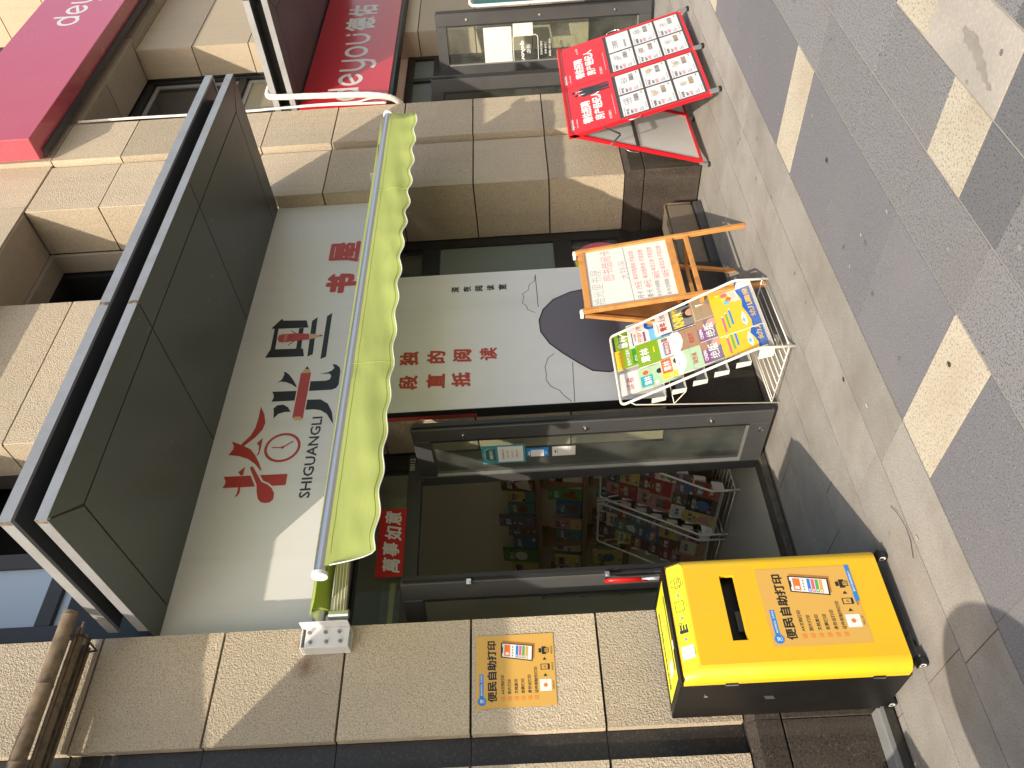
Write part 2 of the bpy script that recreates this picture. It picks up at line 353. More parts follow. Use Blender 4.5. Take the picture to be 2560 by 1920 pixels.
        o = 1+(nv-2)*nu; fs += [(o+i, o+(i+1)%nu, len(vs)-1) for i in range(nu)]
        s.add(vs, fs, m); return s
    def bar(s, a, b, w, h, m, up=(0,0,1)):
        """rectangular bar from a to b; w sideways, h along 'up'"""
        a = Vector(a); b = Vector(b); d = (b-a).normalized(); up = Vector(up); sd = d.cross(up).normalized(); up = sd.cross(d)
        c = [p + sd*x + up*y for p in (a, b) for x, y in ((-w/2,-h/2),(w/2,-h/2),(w/2,h/2),(-w/2,h/2))]
        s.add(c, [(3,2,1,0),(4,5,6,7),(0,1,5,4),(1,2,6,5),(2,3,7,6),(3,0,4,7)], m); return s
    def build(s, name, parent=None, smooth=False, bevel=0.0, origin=None, local=False, seg=2, autosmooth=False):
        me = bpy.data.meshes.new(name)
        if parent is not None: off = Vector((0,0,0)) if local else world_loc(parent)
        else: off = Vector(origin) if origin is not None else Vector((0,0,0))
        me.from_pydata([v-off for v in s.v], [], s.f)
        for m in s.m: me.materials.append(MAT[m])
        me.polygons.foreach_set('material_index', s.mi)
        if bevel:
            bm = bmesh.new(); bm.from_mesh(me)
            bmesh.ops.bevel(bm, geom=[e for e in bm.edges if len(e.link_faces) == 2 and e.calc_face_angle(0) > 0.5], offset=bevel, segments=seg, affect='EDGES', profile=0.5)
            bm.to_mesh(me); bm.free()
        if smooth: me.polygons.foreach_set('use_smooth', [True]*len(me.polygons))
        if smooth and autosmooth: me.set_sharp_from_angle(angle=R_(35))
        o = bpy.data.objects.new(name, me); COL.objects.link(o)
        if parent is not None: o.parent = parent
        else: o.location = off
        return o
LOC = {}
def world_loc(o):
    v = Vector(o.location)
    while o.parent is not None: o = o.parent; v = v + Vector(o.location)
    return v
def tag(o, label=None, cat=None, group=None, kind=None):
    if label: o['label'] = label
    if cat: o['category'] = cat
    if group: o['group'] = group
    if kind: o['kind'] = kind
    return o
def thing(name, label, cat, loc, group=None, kind=None, rz=0.0):
    o = bpy.data.objects.new(name, None); COL.objects.link(o); o.location = loc; o.rotation_euler = (0, 0, rz)
    o.empty_display_size = 0.1
    return tag(o, label, cat, group, kind)
def copy_tree(o, parent=None):
    c = o.copy(); COL.objects.link(c)
    if parent is not None: c.parent = parent
    for ch in list(o.children): copy_tree(ch, c)
    return c
# ================================================================ ground and pavement
g = MB(); g.add([(-400,-400,-0.012),(500,-400,-0.012),(500,400,-0.012),(-400,400,-0.012)], [(0,1,2,3)], 'ground')
tag(g.build('ground'), kind='structure')
pav = thing('pavement', None, None, (0, 0, 0), kind='structure')
b = MB(); b.box(-3, 13, 0.2, 2.666, -0.011, -0.004, 'bedding'); b.build('bedding', pav)
b = MB(); b.box(-3, 13, 2.6665, 4.46, -0.011, -0.004, 'bedding_dark'); b.build('bedding', pav)
def slab(x0, x1, y0, y1, m, gap=0.003):
    dz = random.uniform(-0.0006, 0.0006)
    mb = MB(); mb.box(x0+gap, x1-gap, y0+gap, y1-gap, -0.03, dz, m); mb.build('paving_slab', pav)
def row(y0, y1, start, pitch, n, m):
    for i in range(n):
        mm = m if isinstance(m, str) else random.choice(m)
        slab(start+i*pitch, start+(i+1)*pitch, y0, y1, mm)
# pale strip along the shop fronts
row(2.668, 2.965, -1.627, 0.92, 15, 'slab_light')
row(2.965, 3.305, -1.57, 0.92, 15, 'slab_light')
row(3.305, 3.64, -1.35, 0.92, 15, 'slab_light')
row(3.64, 3.985, -1.57, 0.92, 15, 'slab_light')
row(3.985, 4.33, -1.80, 0.92, 15, 'slab_light')
# dark field with cream tiles
for k in range(-1, 5):
    x = 1.752+2.1*k
    slab(x, x+0.295, 2.055, 2.665, 'slab_cream')
    for a, c in ((0.295, 0.895), (0.895, 1.495), (1.495, 2.1)): slab(x+a, x+c, 2.055, 2.665, 'slab_purple')
row(1.745, 2.053, -0.97, 0.6, 16, 'slab_speckle')
for k in range(-1, 3):
    x = 2.01+2.1*k
    slab(x, x+0.295, 1.44, 1.742, 'slab_charcoal'); slab(x+0.295, x+0.593, 1.44, 1.742, 'slab_cream')
    for a, c in ((0.593, 1.19), (1.19, 1.79), (1.79, 2.1)): slab(x+a, x+c, 1.44, 1.742, 'slab_speckle')
slab(2.30, 2.60, 1.165, 1.438, 'slab_pale'); slab(2.60, 2.89, 1.165, 1.438, 'slab_pale', 0.001)
for x0, x1, m in ((2.89,3.19,'slab_cream'),(3.19,3.8,'slab_charcoal'),(3.8,4.4,'slab_pale'),(4.4,5.0,'slab_cream'),(2.0,2.30,'slab_charcoal'),(1.4,2.0,'slab_speckle'),(0.8,1.4,'slab_charcoal'),(0.2,0.8,'slab_speckle'),(-0.4,0.2,'slab_charcoal')):
    slab(x0, x1, 1.165, 1.438, m)
for i in range(10): slab(-0.6+0.6*i, 0.6*i, 0.56, 1.162, random.choice(('slab_charcoal','slab_speckle')))
for i in range(9): slab(-0.3+0.6*i, 0.3+0.6*i, 0.24, 0.557, random.choice(('slab_grey','slab_speckle')))
st = MB()
F0 = Fr((0,0,0), (1,0,0), (0,1,0))
st.poly(F0, [(2.37,1.372),(2.385,1.36),(2.41,1.362),(2.425,1.345),(2.445,1.34),(2.455,1.322),(2.49,1.318),(2.50,1.30),(2.535,1.297),(2.55,1.282),(2.59,1.279),(2.625,1.288),(2.655,1.286),(2.66,1.305),(2.635,1.314),(2.628,1.333),(2.60,1.328),(2.575,1.338),(2.56,1.329),(2.53,1.347),(2.51,1.344),(2.495,1.362),(2.46,1.357),(2.44,1.374),(2.41,1.372),(2.395,1.384)], 0.0022, 'stain')
tag(st.build('water_stain', pav), None)
lit = MB()
for x, y, r in ((3.42,2.30,0.012),(2.86,2.33,0.007),(2.72,2.10,0.008),(2.31,2.88,0.01),(2.57,2.99,0.01),(1.95,2.22,0.012),(1.64,2.93,0.009),(1.35,3.28,0.012)):
    n = 7; lit.poly(F0, [(x+r*random.uniform(.6,1.3)*math.cos(6.28*i/n)*1.4, y+r*random.uniform(.6,1.2)*math.sin(6.28*i/n)) for i in range(n)], 0.0035, random.choice(('bamboo_dark','slab_cream','slab_pale')))
tag(lit.build('litter', pav), kind='stuff')
gum = MB(); rg = random.Random(5)
for _ in range(70):
    x = rg.uniform(1.2, 6.5); y = rg.uniform(1.2, 3.4); r = rg.uniform(.006, .014); n = 9
    gum.poly(F0, [(x+r*rg.uniform(.8,1.2)*math.cos(6.28*i/n), y+r*rg.uniform(.8,1.2)*math.sin(6.28*i/n)) for i in range(n)], 0.0016+0.00002*_, rg.choice(('stain','slab_grey','slab_charcoal','slab_light')))
tag(gum.build('gum_spots', pav), kind='stuff')
wr = MB(); wr.tube([(1.86,3.03,0.004),(1.80,2.985,0.012),(1.72,2.965,0.01),(1.66,2.985,0.004),(1.60,3.02,0.004)], 0.0012, 'rubber', 6)
tag(wr.build('loose_wire', origin=(1.73,2.98,0)), 'thin black wire curled on the pale paving in front of the yellow kiosk', 'wire')

# ================================================================ stone pillars
ROW = [0.64+0.638*k for k in range(9)]      # stone joints; the last is the underside of the beam (5.744)
def panel(par, F, u0, u1, v0, v1, w, t=0.03, gap=0.006, m='stone', name='stone_panel'):
    mb = MB(); e = random.uniform(-0.0012, 0.0012)
    mb.fbox(F, u0+gap, u1-gap, v0+gap, v1-gap, w-t, w+e, m); return mb.build(name, par)
def column_panels(par, F, u0, u1, w, t=0.03, m='stone', rows=ROW):
    for a, c in zip(rows[:-1], rows[1:]): panel(par, F, u0, u1, a, c, w, t, m=m)
def plinth(par, x0, x1, yf, y1, splits=()):
    """dark granite base with a bevelled top, standing proud of the stone"""
    xs = [x0, *splits, x1]
    for a, c in zip(xs[:-1], xs[1:]):
        mb = MB(); p = 0.0015
        mb.box(a+p, c-p, yf, y1, 0.012, 0.475, 'plinth'); mb.build('plinth_slab', par, bevel=0.003, seg=1)
        mb = MB()
        mb.add([(a+p,yf,0.485),(c-p,yf,0.485),(c-p,yf,0.60),(a+p,yf,0.60),(a+p,yf+0.045,0.637),(c-p,yf+0.045,0.637),(a+p,y1,0.637),(c-p,y1,0.637),(a+p,y1,0.485),(c-p,y1,0.485)],
               [(0,1,2,3),(3,2,5,4),(4,5,7,6),(0,3,4,6,8),(1,9,7,5,2),(8,9,1,0),(6,7,9,8)], 'plinth')
        mb.build('plinth_slab', par)

def pillar(x, left, label, m='stone', reveal_to=4.42, up_to=4.70):
    """left edge x; narrow column, groove, wide column"""
    P = thing('stone_pillar', label, 'pillar', (x+0.66, 3.9, 0), 'stone clad pillars between the shops')
    F = front(3.85); G = front(3.80); RV = leftface(x)
    core = MB(); core.box(x+0.025, x+1.30, 3.872, 4.80, 0.0, 10.4, 'gap'); core.build('core', P)
    rows = ROW + [6.38, 7.02, 7.66, 8.3, 8.93, 9.57, 10.2]
    column_panels(P, F, x-0.004, x+0.668, 0.0, m=m, rows=rows)
    column_panels(P, G, x+0.694, x+1.32, 0.0, t=0.075, m=m, rows=rows)
    for a, c in zip(rows[:-1], rows[1:]):
        panel(P, RV, -(reveal_to if c < 2.6 else up_to if a > 5.8 else 4.31 if a > 3.8 else 4.05 if a > 2.6 else reveal_to), -3.852, a, c, 0.0, m=m)
    RR = Fr((x+1.32,0,0),(0,1,0),(0,0,1))
    for a, c in zip(rows[:-1], rows[1:]): panel(P, RR, 3.805, 4.28, a, c, 0.0, m=m)
    plinth(P, x-0.022, x+1.34, 3.805, 4.44, (x+0.685,))
    return P
pillar(5.71, None, 'stone pillar between the bookshop and the red shop, behind the red folding board')
pillar(10.91, None, 'farthest stone pillar beyond the red shop, mostly hidden, its top beside the high red sign', m='stone_far')
# the near pillar on the left is divided by a dark recessed strip
LP = thing('stone_pillar', 'near stone pillar beside the yellow kiosk, with an amber poster stuck on it', 'pillar', (1.17, 3.9, 0), 'stone clad pillars between the shops')
mb = MB(); mb.box(0.52, 1.80, 3.905, 4.80, 0.0, 10.4, 'gap'); mb.build('core', LP)
rows = ROW + [6.38, 7.02, 7.66]
column_panels(LP, front(3.85), 1.252, 1.832, 0.0, t=0.05, rows=rows)
column_panels(LP, front(3.85), 0.512, 1.122, 0.0, t=0.05, rows=rows)
for a, c in zip(rows[:-1], rows[1:]):
    panel(LP, front(3.897), 1.118, 1.256, a, c, 0.0, t=0.01, m='black_granite', gap=0.002, name='recessed_strip')
RR = Fr((1.834,0,0),(0,1,0),(0,0,1))
for a, c in zip(rows[:-1], rows[1:]): panel(LP, RR, 3.90, 4.44, a, c, 0.0)
for o in LP.children:
    if o.name.startswith('stone_panel'):
        bb = [Vector(c) for c in o.bound_box]
        if min(c.x for c in bb) < 0.45 < max(c.x for c in bb) and min(c.z for c in bb) < 2.74 < max(c.z for c in bb) and min(c.y for c in bb) < -0.04: o.data.materials[0] = MAT['stone_rust']
plinth(LP, 0.50, 1.855, 3.81, 4.45, (1.245,))
kb = MB(); kb.box(0.2, 1.25, 3.715, 3.80, 0.0, 0.075, 'kerb_grey'); kb.box(0.2, 1.25, 3.70, 3.7145, 0.0, 0.055, 'kerb_grey')
kk = thing('kerb', 'low grey stone kerb at the foot of the near pillar, behind the kiosk', 'kerb', (0.8, 3.75, 0))
for a, c in ((0.2, 0.72), (0.725, 1.245)):
    mb = MB(); mb.box(a, c, 3.70, 3.80, 0.012, 0.075, 'kerb_grey'); mb.build('kerb_stone', kk, bevel=0.004, seg=1)
    mb = MB(); mb.box(a, c, 3.695, 3.6995, 0.012, 0.05, 'black_granite'); mb.build('dark_edging', kk)
# far-left pillar (outside the frame) so the bay repeats
# columns between door and window in each bay
def mid_column(x, yf, w, label, top, m='stone'):
    P = thing('stone_column', label, 'column', (x+w/2, yf+0.1, 0), None)
    mb = MB(); mb.box(x+0.02, x+w-0.02, yf+0.022, 4.60, 0, top, 'gap'); mb.build('core', P)
    rows = [r for r in ROW if r <= top+0.01]
    column_panels(P, front(yf), x, x+w, 0.0, m=m, rows=rows)
    for a, c in zip(rows[:-1], rows[1:]): panel(P, leftface(x), -min(4.46, yf+0.35), -yf-0.006, a, c, 0.0, m=m)
    for a, c in zip(rows[:-1], rows[1:]): panel(P, Fr((x+w,0,0),(0,1,0),(0,0,1)), yf+0.006, yf+0.33, a, c, 0.0, m=m)
    mb = MB(); mb.box(x-0.01, x+w+0.005, yf-0.012, 4.46, 0.012, 0.636, 'black_granite'); mb.build('plinth_slab', P, bevel=0.006, seg=1)
    return P
mid_column(3.352, 4.072, 1.425, 'wide stone column behind the white poster panel, rising above the canopy', 5.75)
mid_column(8.87, 3.955, 1.425, 'stone column behind the open glass door of the red shop', 5.75, 'stone_far')

# ================================================================ beam over the shop fronts, upper storey
BM = thing('stone_beam', 'stone clad beam across the top, above the recessed upper windows', 'beam', (4, 3.9, 5.744))
mb = MB(); mb.box(-4, 16, 3.885, 4.80, 5.77, 7.02, 'gap'); mb.build('core', BM)
xs = [-3.0, -2.36, -1.72, -1.08, -0.44, 0.2, 0.84, 1.48, 2.12, 2.76, 3.40, 4.04, 4.68, 5.235, 5.79, 6.40, 7.04, 8.0, 8.95, 9.9, 10.9, 11.55, 12.23, 13.2, 14.2]
for a, c in zip(xs[:-1], xs[1:]):
    panel(BM, front(3.845), a, c, 5.75, 6.38, 0.0, m='stone')
    panel(BM, front(3.845), a, c, 6.38, 7.02, 0.0, m='stone_far')
SO = Fr((0,0,5.744),(1,0,0),(0,-1,0))    # looking up at the underside: u = x, v = -y, normal = -z
SO.N = Vector((0,0,-1))
for bx0, bx1, yi in ((1.84, 5.70, 4.31), (7.04, 8.86, 4.31), (8.86, 10.9, 4.31)):
    n = max(1, round((bx1-bx0)/0.96))
    for i in range(n):
        a = bx0+(bx1-bx0)*i/n; c = bx0+(bx1-bx0)*(i+1)/n
        mb = MB(); mb.box(a+0.008, c-0.008, 3.866, yi, 5.744, 5.768, 'stone'); mb.build('soffit_stone', BM)
# back wall of the storey above the beam
UW = thing('upper_wall', 'pale stone wall high up at the far top, behind the red sign', 'wall', (8, 4.8, 7.02))
for i in range(9):
    panel(UW, front(4.78), 7.03+i*0.86, 7.03+(i+1)*0.86, 7.02, 8.6, 0.0, m='stone_far'); panel(UW, front(4.78), 7.03+i*0.86, 7.03+(i+1)*0.86, 8.6, 10.2, 0.0, m='stone_far')
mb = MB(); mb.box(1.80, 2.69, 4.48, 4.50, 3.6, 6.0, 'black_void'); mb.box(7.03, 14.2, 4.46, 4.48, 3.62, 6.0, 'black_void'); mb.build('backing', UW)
# recessed unfinished opening over the bookshop canopy
UO = thing('unfinished_opening', 'dark unglazed opening with a grey plaster lining above the bookshop canopy', 'opening', (5.2, 4.5, 3.9))
mb = MB(); mb.box(2.70, 5.705, 4.312, 4.50, 5.70, 5.742, 'plaster'); mb.build('plaster_lining', UO)
mb = MB(); mb.box(5.675, 5.708, 4.315, 4.50, 3.9, 5.699, 'plaster'); mb.build('plaster_lining', UO)
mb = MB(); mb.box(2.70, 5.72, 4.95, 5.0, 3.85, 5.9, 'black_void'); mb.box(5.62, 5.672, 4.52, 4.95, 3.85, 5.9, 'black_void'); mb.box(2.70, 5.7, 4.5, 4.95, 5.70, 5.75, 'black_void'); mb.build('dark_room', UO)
UWn = thing('upper_window', 'grey framed window with pale blue panes above the bamboo pole', 'window', (2.3, 4.4, 3.9))
def wframe(par, F, u0, u1, v0, v1, us, vs, wd, dep, m, pane, pm_inset=0.012, name='window_frame'):
    """outer frame plus mullions at us and transoms at vs; pane material per cell via pane(i, j)"""
    mb = MB()
    def vbar(u, a=wd): mb.fbox(F, u-a/2, u+a/2, v0, v1, -dep, 0, m)
    def hbar(v, ua, ub, a=wd): mb.fbox(F, ua, ub, v-a/2, v+a/2, -dep+0.002, -0.002, m)
    U = [u0+wd/2, *us, u1-wd/2]; V = [v0+wd/2, *vs, v1-wd/2]
    for u in U: vbar(u)
    for i in range(len(U)-1):
        for v in V: hbar(v, U[i]+wd/2, U[i+1]-wd/2)
    mb.build(name, par, bevel=0.003, seg=1)
    for i in range(len(U)-1):
        for j in range(len(V)-1):
            pm = pane(i, j)
            if pm:
                q = MB(); q.fbox(F, U[i]+wd/2-0.004, U[i+1]-wd/2+0.004, V[j]+wd/2-0.004, V[j+1]-wd/2+0.004, -dep/2-0.004, -dep/2, pm); q.build('pane', par)
wframe(UWn, front(4.40), 2.09, 2.70, 3.7, 5.74, [], [4.575], 0.10, 0.07, 'frame', lambda i, j: 'pale_blue')
mb = MB(); mb.box(1.84, 2.088, 4.42, 4.46, 3.7, 5.74, 'frame'); mb.build('side_panel', UWn)
UW2 = thing('upper_window', 'dark framed window with a pale inner frame high above the red shop canopy', 'window', (8, 4.34, 3.9))
wframe(UW2, front(4.33), 7.06, 8.92, 3.70, 5.742, [8.0], [4.62], 0.085, 0.09, 'frame_dark', lambda i, j: None)
def inner(a, c, d, e, m, pane):
    q = MB(); F = front(4.37); w = 0.05
    q.fbox(F, a, a+w, d, e, -0.03, 0, m); q.fbox(F, c-w, c, d, e, -0.03, 0, m); q.fbox(F, a+w, c-w, d, d+w, -0.03, 0, m); q.fbox(F, a+w, c-w, e-w, e, -0.03, 0, m); q.build('inner_frame', UW2)
    q = MB(); q.fbox(F, a+w, c-w, d+w, e-w, -0.02, -0.015, pane); q.build('pane', UW2)
mat('inner_grey', (0.30, 0.29, 0.26), 0.5)
for a, c in ((7.15, 7.955), (8.045, 8.83)):
    inner(a, c, 4.67, 5.65, 'inner_grey', 'window_dark'); inner(a, c, 3.79, 4.57, 'inner_grey', 'window_beige')
UW3 = thing('upper_window', 'dark window beyond the far column at the top edge, above the red shop', 'window', (10.2, 4.34, 3.9))
wframe(UW3, front(4.33), 10.3, 10.9, 3.70, 5.742, [], [4.62], 0.085, 0.09, 'frame_dark', lambda i, j: 'window_dark')

# ================================================================ canopies (double slab with silver edges)
def canopy(x0, x1, label):
    P = thing('canopy', label, 'canopy', ((x0+x1)/2, 3.4, 3.60), 'double slab entrance canopies')
    yf = 2.76; yb = 3.9695; xm = x0+1.35
    mb = MB(); mb.box(x0+0.02, x1-0.02, yf+0.02, 3.84, 3.606, 3.645, 'soffit'); mb.box(x0+0.13, x1-0.13, yf+0.13, 3.84, 3.645, 3.76, 'frame_dark'); mb.box(x0+0.02, x1-0.02, yf+0.02, 3.84, 3.76, 3.802, 'soffit'); mb.build('slab_core', P)
    for z0, z1 in ((3.60, 3.652), (3.755, 3.81)):
        for a, c in ((x0, xm-0.003), (xm+0.003, x1)):
            mb = MB(); mb.box(a, c, yf, yf+0.019, z0, z1, 'silver'); mb.build('edge_trim', P)
        for a in (x0, x1-0.019):
            mb = MB(); mb.box(a, a+0.019, yf+0.0192, 3.84, z0, z1, 'silver'); mb.build('edge_trim', P)
        mb = MB(); mb.box(xm-0.012, xm+0.012, yf-0.0015, yf-0.0002, z0+0.004, z1-0.004, 'rust'); mb.box(x0-0.0012, x0-0.0002, yf, yf+0.028, z0+0.004, z1-0.004, 'rust'); mb.build('rust_patch', P)
    # underside cladding: mitred border and large panels
    mb = MB(); mb.box(x0+0.01, x1-0.01, yf+0.012, yb, 3.6035, 3.6055, 'gap'); mb.build('joint_backing', P)
    B = 0.195; zz = 3.5985; ju = 0.005
    U = Fr((0,0,zz), (1,0,0), (0,1,0)); U.N = Vector((0,0,-1))
    def under(pts):
        q = MB(); q.poly(U, pts, 0.0, 'soffit', w0=-0.005); q.build('soffit_panel', P)
    seams = [xm, xm+1.12]
    ed = [x0+0.2] + seams + [x1-0.2]
    for i, (a, c) in enumerate(zip(ed[:-1], ed[1:])):
        a2 = a+ju if i else a; c2 = c-ju if i < len(ed)-2 else c
        under([(a+ju, yf+B+ju), (c-ju, yf+B+ju), (c-ju, yb), (a+ju, yb)])
        under([(a2 if i else x0+0.002+ju, yf+0.002), (c2 if i < len(ed)-2 else x1-0.002-ju, yf+0.002), (c-ju if i < len(ed)-2 else x1-0.2-ju, yf+B-ju), (a+ju if i else x0+0.2+ju, yf+B-ju)])
    under([(x0+0.002, yf+0.002+ju), (x0+0.2-ju, yf+B+ju), (x0+0.2-ju, yb), (x0+0.002, yb)])
    under([(x1-0.002, yf+0.002+ju), (x1-0.2+ju, yf+B+ju), (x1-0.2+ju, yb), (x1-0.002, yb)])
    q = MB(); rn = random.Random(int(x0*10))
    for _ in range(14):
        u = x0+0.3+rn.random()*(x1-x0-0.6); v = yf+0.05+rn.random()*1.0; a = rn.uniform(-.6,.6); l = rn.uniform(.008,.05)
        q.stroke(U, [(u,v),(u+l*math.cos(a),v+l*math.sin(a))], rn.uniform(.0015,.004), 0.0006, 'steel_rail')
    tag(q.build('scratch', P), kind='stuff')
    for _ in range(int((x1-x0)/0.6)):
        for v in (yf+0.10, yb-0.06):
            q = MB(); q.disc(U, x0+0.45+0.6*_, v, 0.006, 0.0008, 'frame_dark', 8); q.build('panel_rivet', P)
    return P
canopy(1.852, 5.70, 'dark double slab canopy with silver edges over the bookshop sign')
canopy(7.065, 10.9, 'dark double slab canopy with silver edges over the red shop sign')
canopy(-3.35, 0.50, 'dark double slab canopy of the shop left of the near pillar, outside the picture')

# ================================================================ big white shop sign
SG = thing('shop_sign', 'large pale shop sign with red and black brush lettering under the canopy', 'shop sign', (3.8, 3.97, 2.62))
mb = MB(); mb.box(1.845, 5.705, 3.97, 4.02, 2.62, 3.625, 'sign_white'); mb.build('sign_board', SG)
mb = MB(); mb.box(1.836, 5.708, 4.022, 4.066, 2.62, 4.2, 'frame_dark'); mb.build('wall_backing', SG)
FS = front(3.97)
LOGO={
 'handbar':[(2.908,3.473),(2.904,3.075),(2.897,3.071),(2.825,3.070),(2.819,3.078),(2.823,3.462),(2.855,3.452),(2.876,3.454)],
 'spoon':[(2.964,3.318),(2.976,3.312),(2.973,3.300),(2.853,3.225),(2.831,3.184),(2.802,3.153),(2.763,3.131),(2.719,3.129),(2.699,3.146),(2.695,3.171),(2.702,3.202),(2.728,3.225),(2.774,3.240),(2.833,3.252)],
 'hook':[(2.937,3.386),(2.978,3.351),(2.911,3.351),(2.913,3.368)],
 'flick':[(2.822,3.363),(2.821,3.350),(2.781,3.347),(2.760,3.356),(2.748,3.373),(2.778,3.364)],
 'ren_l':[(3.181,3.477),(3.179,3.464),(3.150,3.404),(3.112,3.342),(3.061,3.302),(3.002,3.268),(2.940,3.241),(2.941,3.249),(2.990,3.288),(3.036,3.343),(3.064,3.410),(3.076,3.478),(3.120,3.456),(3.149,3.458)],
 'ren_r':[(3.469,3.341),(3.398,3.304),(3.325,3.285),(3.270,3.293),(3.208,3.329),(3.141,3.391),(3.157,3.412),(3.225,3.364),(3.289,3.344),(3.370,3.339)],
 'yi':[(3.158,3.312),(3.200,3.279),(3.117,3.277),(3.069,3.280),(3.053,3.294),(3.089,3.287),(3.137,3.292)],
 'gA':[(3.674,3.268),(3.705,3.238),(3.749,3.228),(3.772,3.236),(3.774,3.224),(3.746,3.194),(3.693,3.157),(3.627,3.122),(3.628,3.134),(3.654,3.163),(3.678,3.208),(3.685,3.243)],
 'gB':[(3.598,3.288),(3.596,3.282),(3.591,3.119),(3.505,3.120),(3.506,3.277),(3.537,3.268),(3.564,3.271)],
 'gC':[(3.357,3.238),(3.404,3.243),(3.446,3.252),(3.471,3.232),(3.475,3.192),(3.449,3.155),(3.408,3.131),(3.409,3.173),(3.396,3.211)],
 'gD':[(3.672,3.037),(3.669,2.933),(3.678,2.905),(3.711,2.897),(3.733,2.912),(3.738,2.979),(3.747,2.926),(3.762,2.899),(3.784,2.885),(3.822,2.903),(3.817,2.876),(3.786,2.847),(3.752,2.839),(3.629,2.837),(3.597,2.850),(3.583,2.881),(3.584,3.035)],
 'gE':[(3.506,3.034),(3.502,2.944),(3.461,2.890),(3.385,2.853),(3.282,2.832),(3.313,2.852),(3.372,2.887),(3.407,2.932),(3.418,2.981),(3.417,3.035)],
 'pencil':[(3.751,3.113),(3.751,3.042),(3.337,3.040),(3.351,3.112)],
 'ptip':[(3.751,3.113),(3.751,3.042),(3.786,3.059),(3.789,3.090)],
 'pblk':[(3.786,3.059),(3.789,3.090),(3.816,3.078)],
 'pend':[(3.351,3.112),(3.362,3.094),(3.361,3.062),(3.343,3.041),(3.330,3.053),(3.331,3.089)],
 'liR':[(4.218,3.400),(4.288,3.356),(4.316,3.336),(4.295,3.324),(4.283,3.149),(4.205,3.125),(4.211,3.347),(4.211,3.374)],
 'liT':[(4.211,3.374),(4.211,3.346),(4.001,3.335),(4.002,3.369)],
 'liL':[(4.004,3.369),(3.923,3.394),(3.915,3.116),(3.993,3.134),(4.001,3.335)],
 'liM':[(4.204,3.193),(4.205,3.160),(3.992,3.148),(3.994,3.184)],
 'li1':[(4.273,3.108),(4.311,3.071),(3.931,3.056),(3.910,3.092)],
 'li2':[(4.315,3.002),(4.347,2.967),(3.897,2.958),(3.879,2.995)],
 'pman':[(4.104,3.334),(4.141,3.331),(4.151,3.302),(4.152,3.205),(4.140,3.111),(4.081,3.103),(4.074,3.194),(4.064,3.288),(4.073,3.320)],
 'pmtip':[(4.140,3.111),(4.132,3.071),(4.110,3.005),(4.090,3.065),(4.081,3.103)],
}
def grow(pts, d):
    cx = sum(p[0] for p in pts)/len(pts); cy = sum(p[1] for p in pts)/len(pts); o = []
    for i, p in enumerate(pts):
        a = Vector(pts[i-1]); c = Vector(pts[(i+1)%len(pts)]); t = (c-a).normalized(); n = Vector((-t.y, t.x))
        if n.dot(Vector((p[0]-cx, p[1]-cy))) < 0: n = -n
        o.append((p[0]+n.x*d, p[1]+n.y*d))
    return o
q = MB()
for k in ('handbar','hook','flick','ren_l','ren_r','yi'): q.poly(FS, LOGO[k], 0.0008, 'print_red')
q.poly(FS, grow(LOGO['spoon'], 0.012), 0.0014, 'sign_white'); q.poly(FS, LOGO['spoon'], 0.002, 'print_red')
q.ring(FS, 3.113, 3.138, 0.098, 0.116, 0.0008, 'print_red'); q.stroke(FS, [(3.116,3.206),(3.113,3.137)], 0.008, 0.001, 'print_red'); q.stroke(FS, [(3.113,3.137),(3.157,3.076)], 0.010, 0.0012, 'print_red'); q.disc(FS, 3.113, 3.137, 0.011, 0.0014, 'print_red', 12)
for k in ('gA','gB','gC','gD','gE','liT','liM','li1','li2'): q.poly(FS, LOGO[k], 0.0008, 'print_black')
for k in ('liR','liL'): q.poly(FS, LOGO[k], 0.0012, 'print_black')
q.poly(FS, grow(LOGO['pencil'], 0.007), 0.0013, 'sign_white')
q.poly(FS, LOGO['pencil'], 0.002, 'print_red_light'); q.poly(FS, LOGO['ptip'], 0.002, 'print_beige'); q.poly(FS, LOGO['pblk'], 0.0022, 'print_black'); q.poly(FS, LOGO['pend'], 0.0024, 'print_beige')
q.poly(FS, LOGO['pman'], 0.002, 'print_red_light'); q.poly(FS, LOGO['pmtip'], 0.002, 'print_beige'); q.poly(FS, [(4.124,3.035),(4.121,3.02),(4.110,3.003),(4.103,3.03)], 0.0024, 'print_red_light')
for v in (3.286, 3.278, 3.270): q.stroke(FS, [(4.066,v),(4.150,v)], 0.003, 0.0024, 'print_beige')
q.stroke(FS, [(4.15,3.21),(4.165,3.225),(4.17,3.24),(4.185,3.245)], 0.006, 0.002, 'print_black'); q.stroke(FS, [(4.072,3.21),(4.052,3.225),(4.045,3.24),(4.03,3.245)], 0.006, 0.002, 'print_black')
for u, v in ((4.095,3.245),(4.122,3.243),(4.108,3.232)): q.disc(FS, u, v, 0.0045, 0.0024, 'print_black', 8)
q.text(FS, 'SHIGUANGLI', 3.034, 2.909, 0.068, 'print_dark', 0.001, width=0.635, bold=0.018)
for t, u0, u1, v0, v1 in (('书', 4.562, 4.795, 2.818, 3.058), ('屋', 4.925, 5.185, 2.824, 3.075)):
    q.text(FS, t, (u0+u1)/2, v0+0.012, v1-v0-0.024, 'print_red', 0.0014, width=u1-u0-0.02, bold=0.03, fat=0.045)
q.build('lettering', SG)
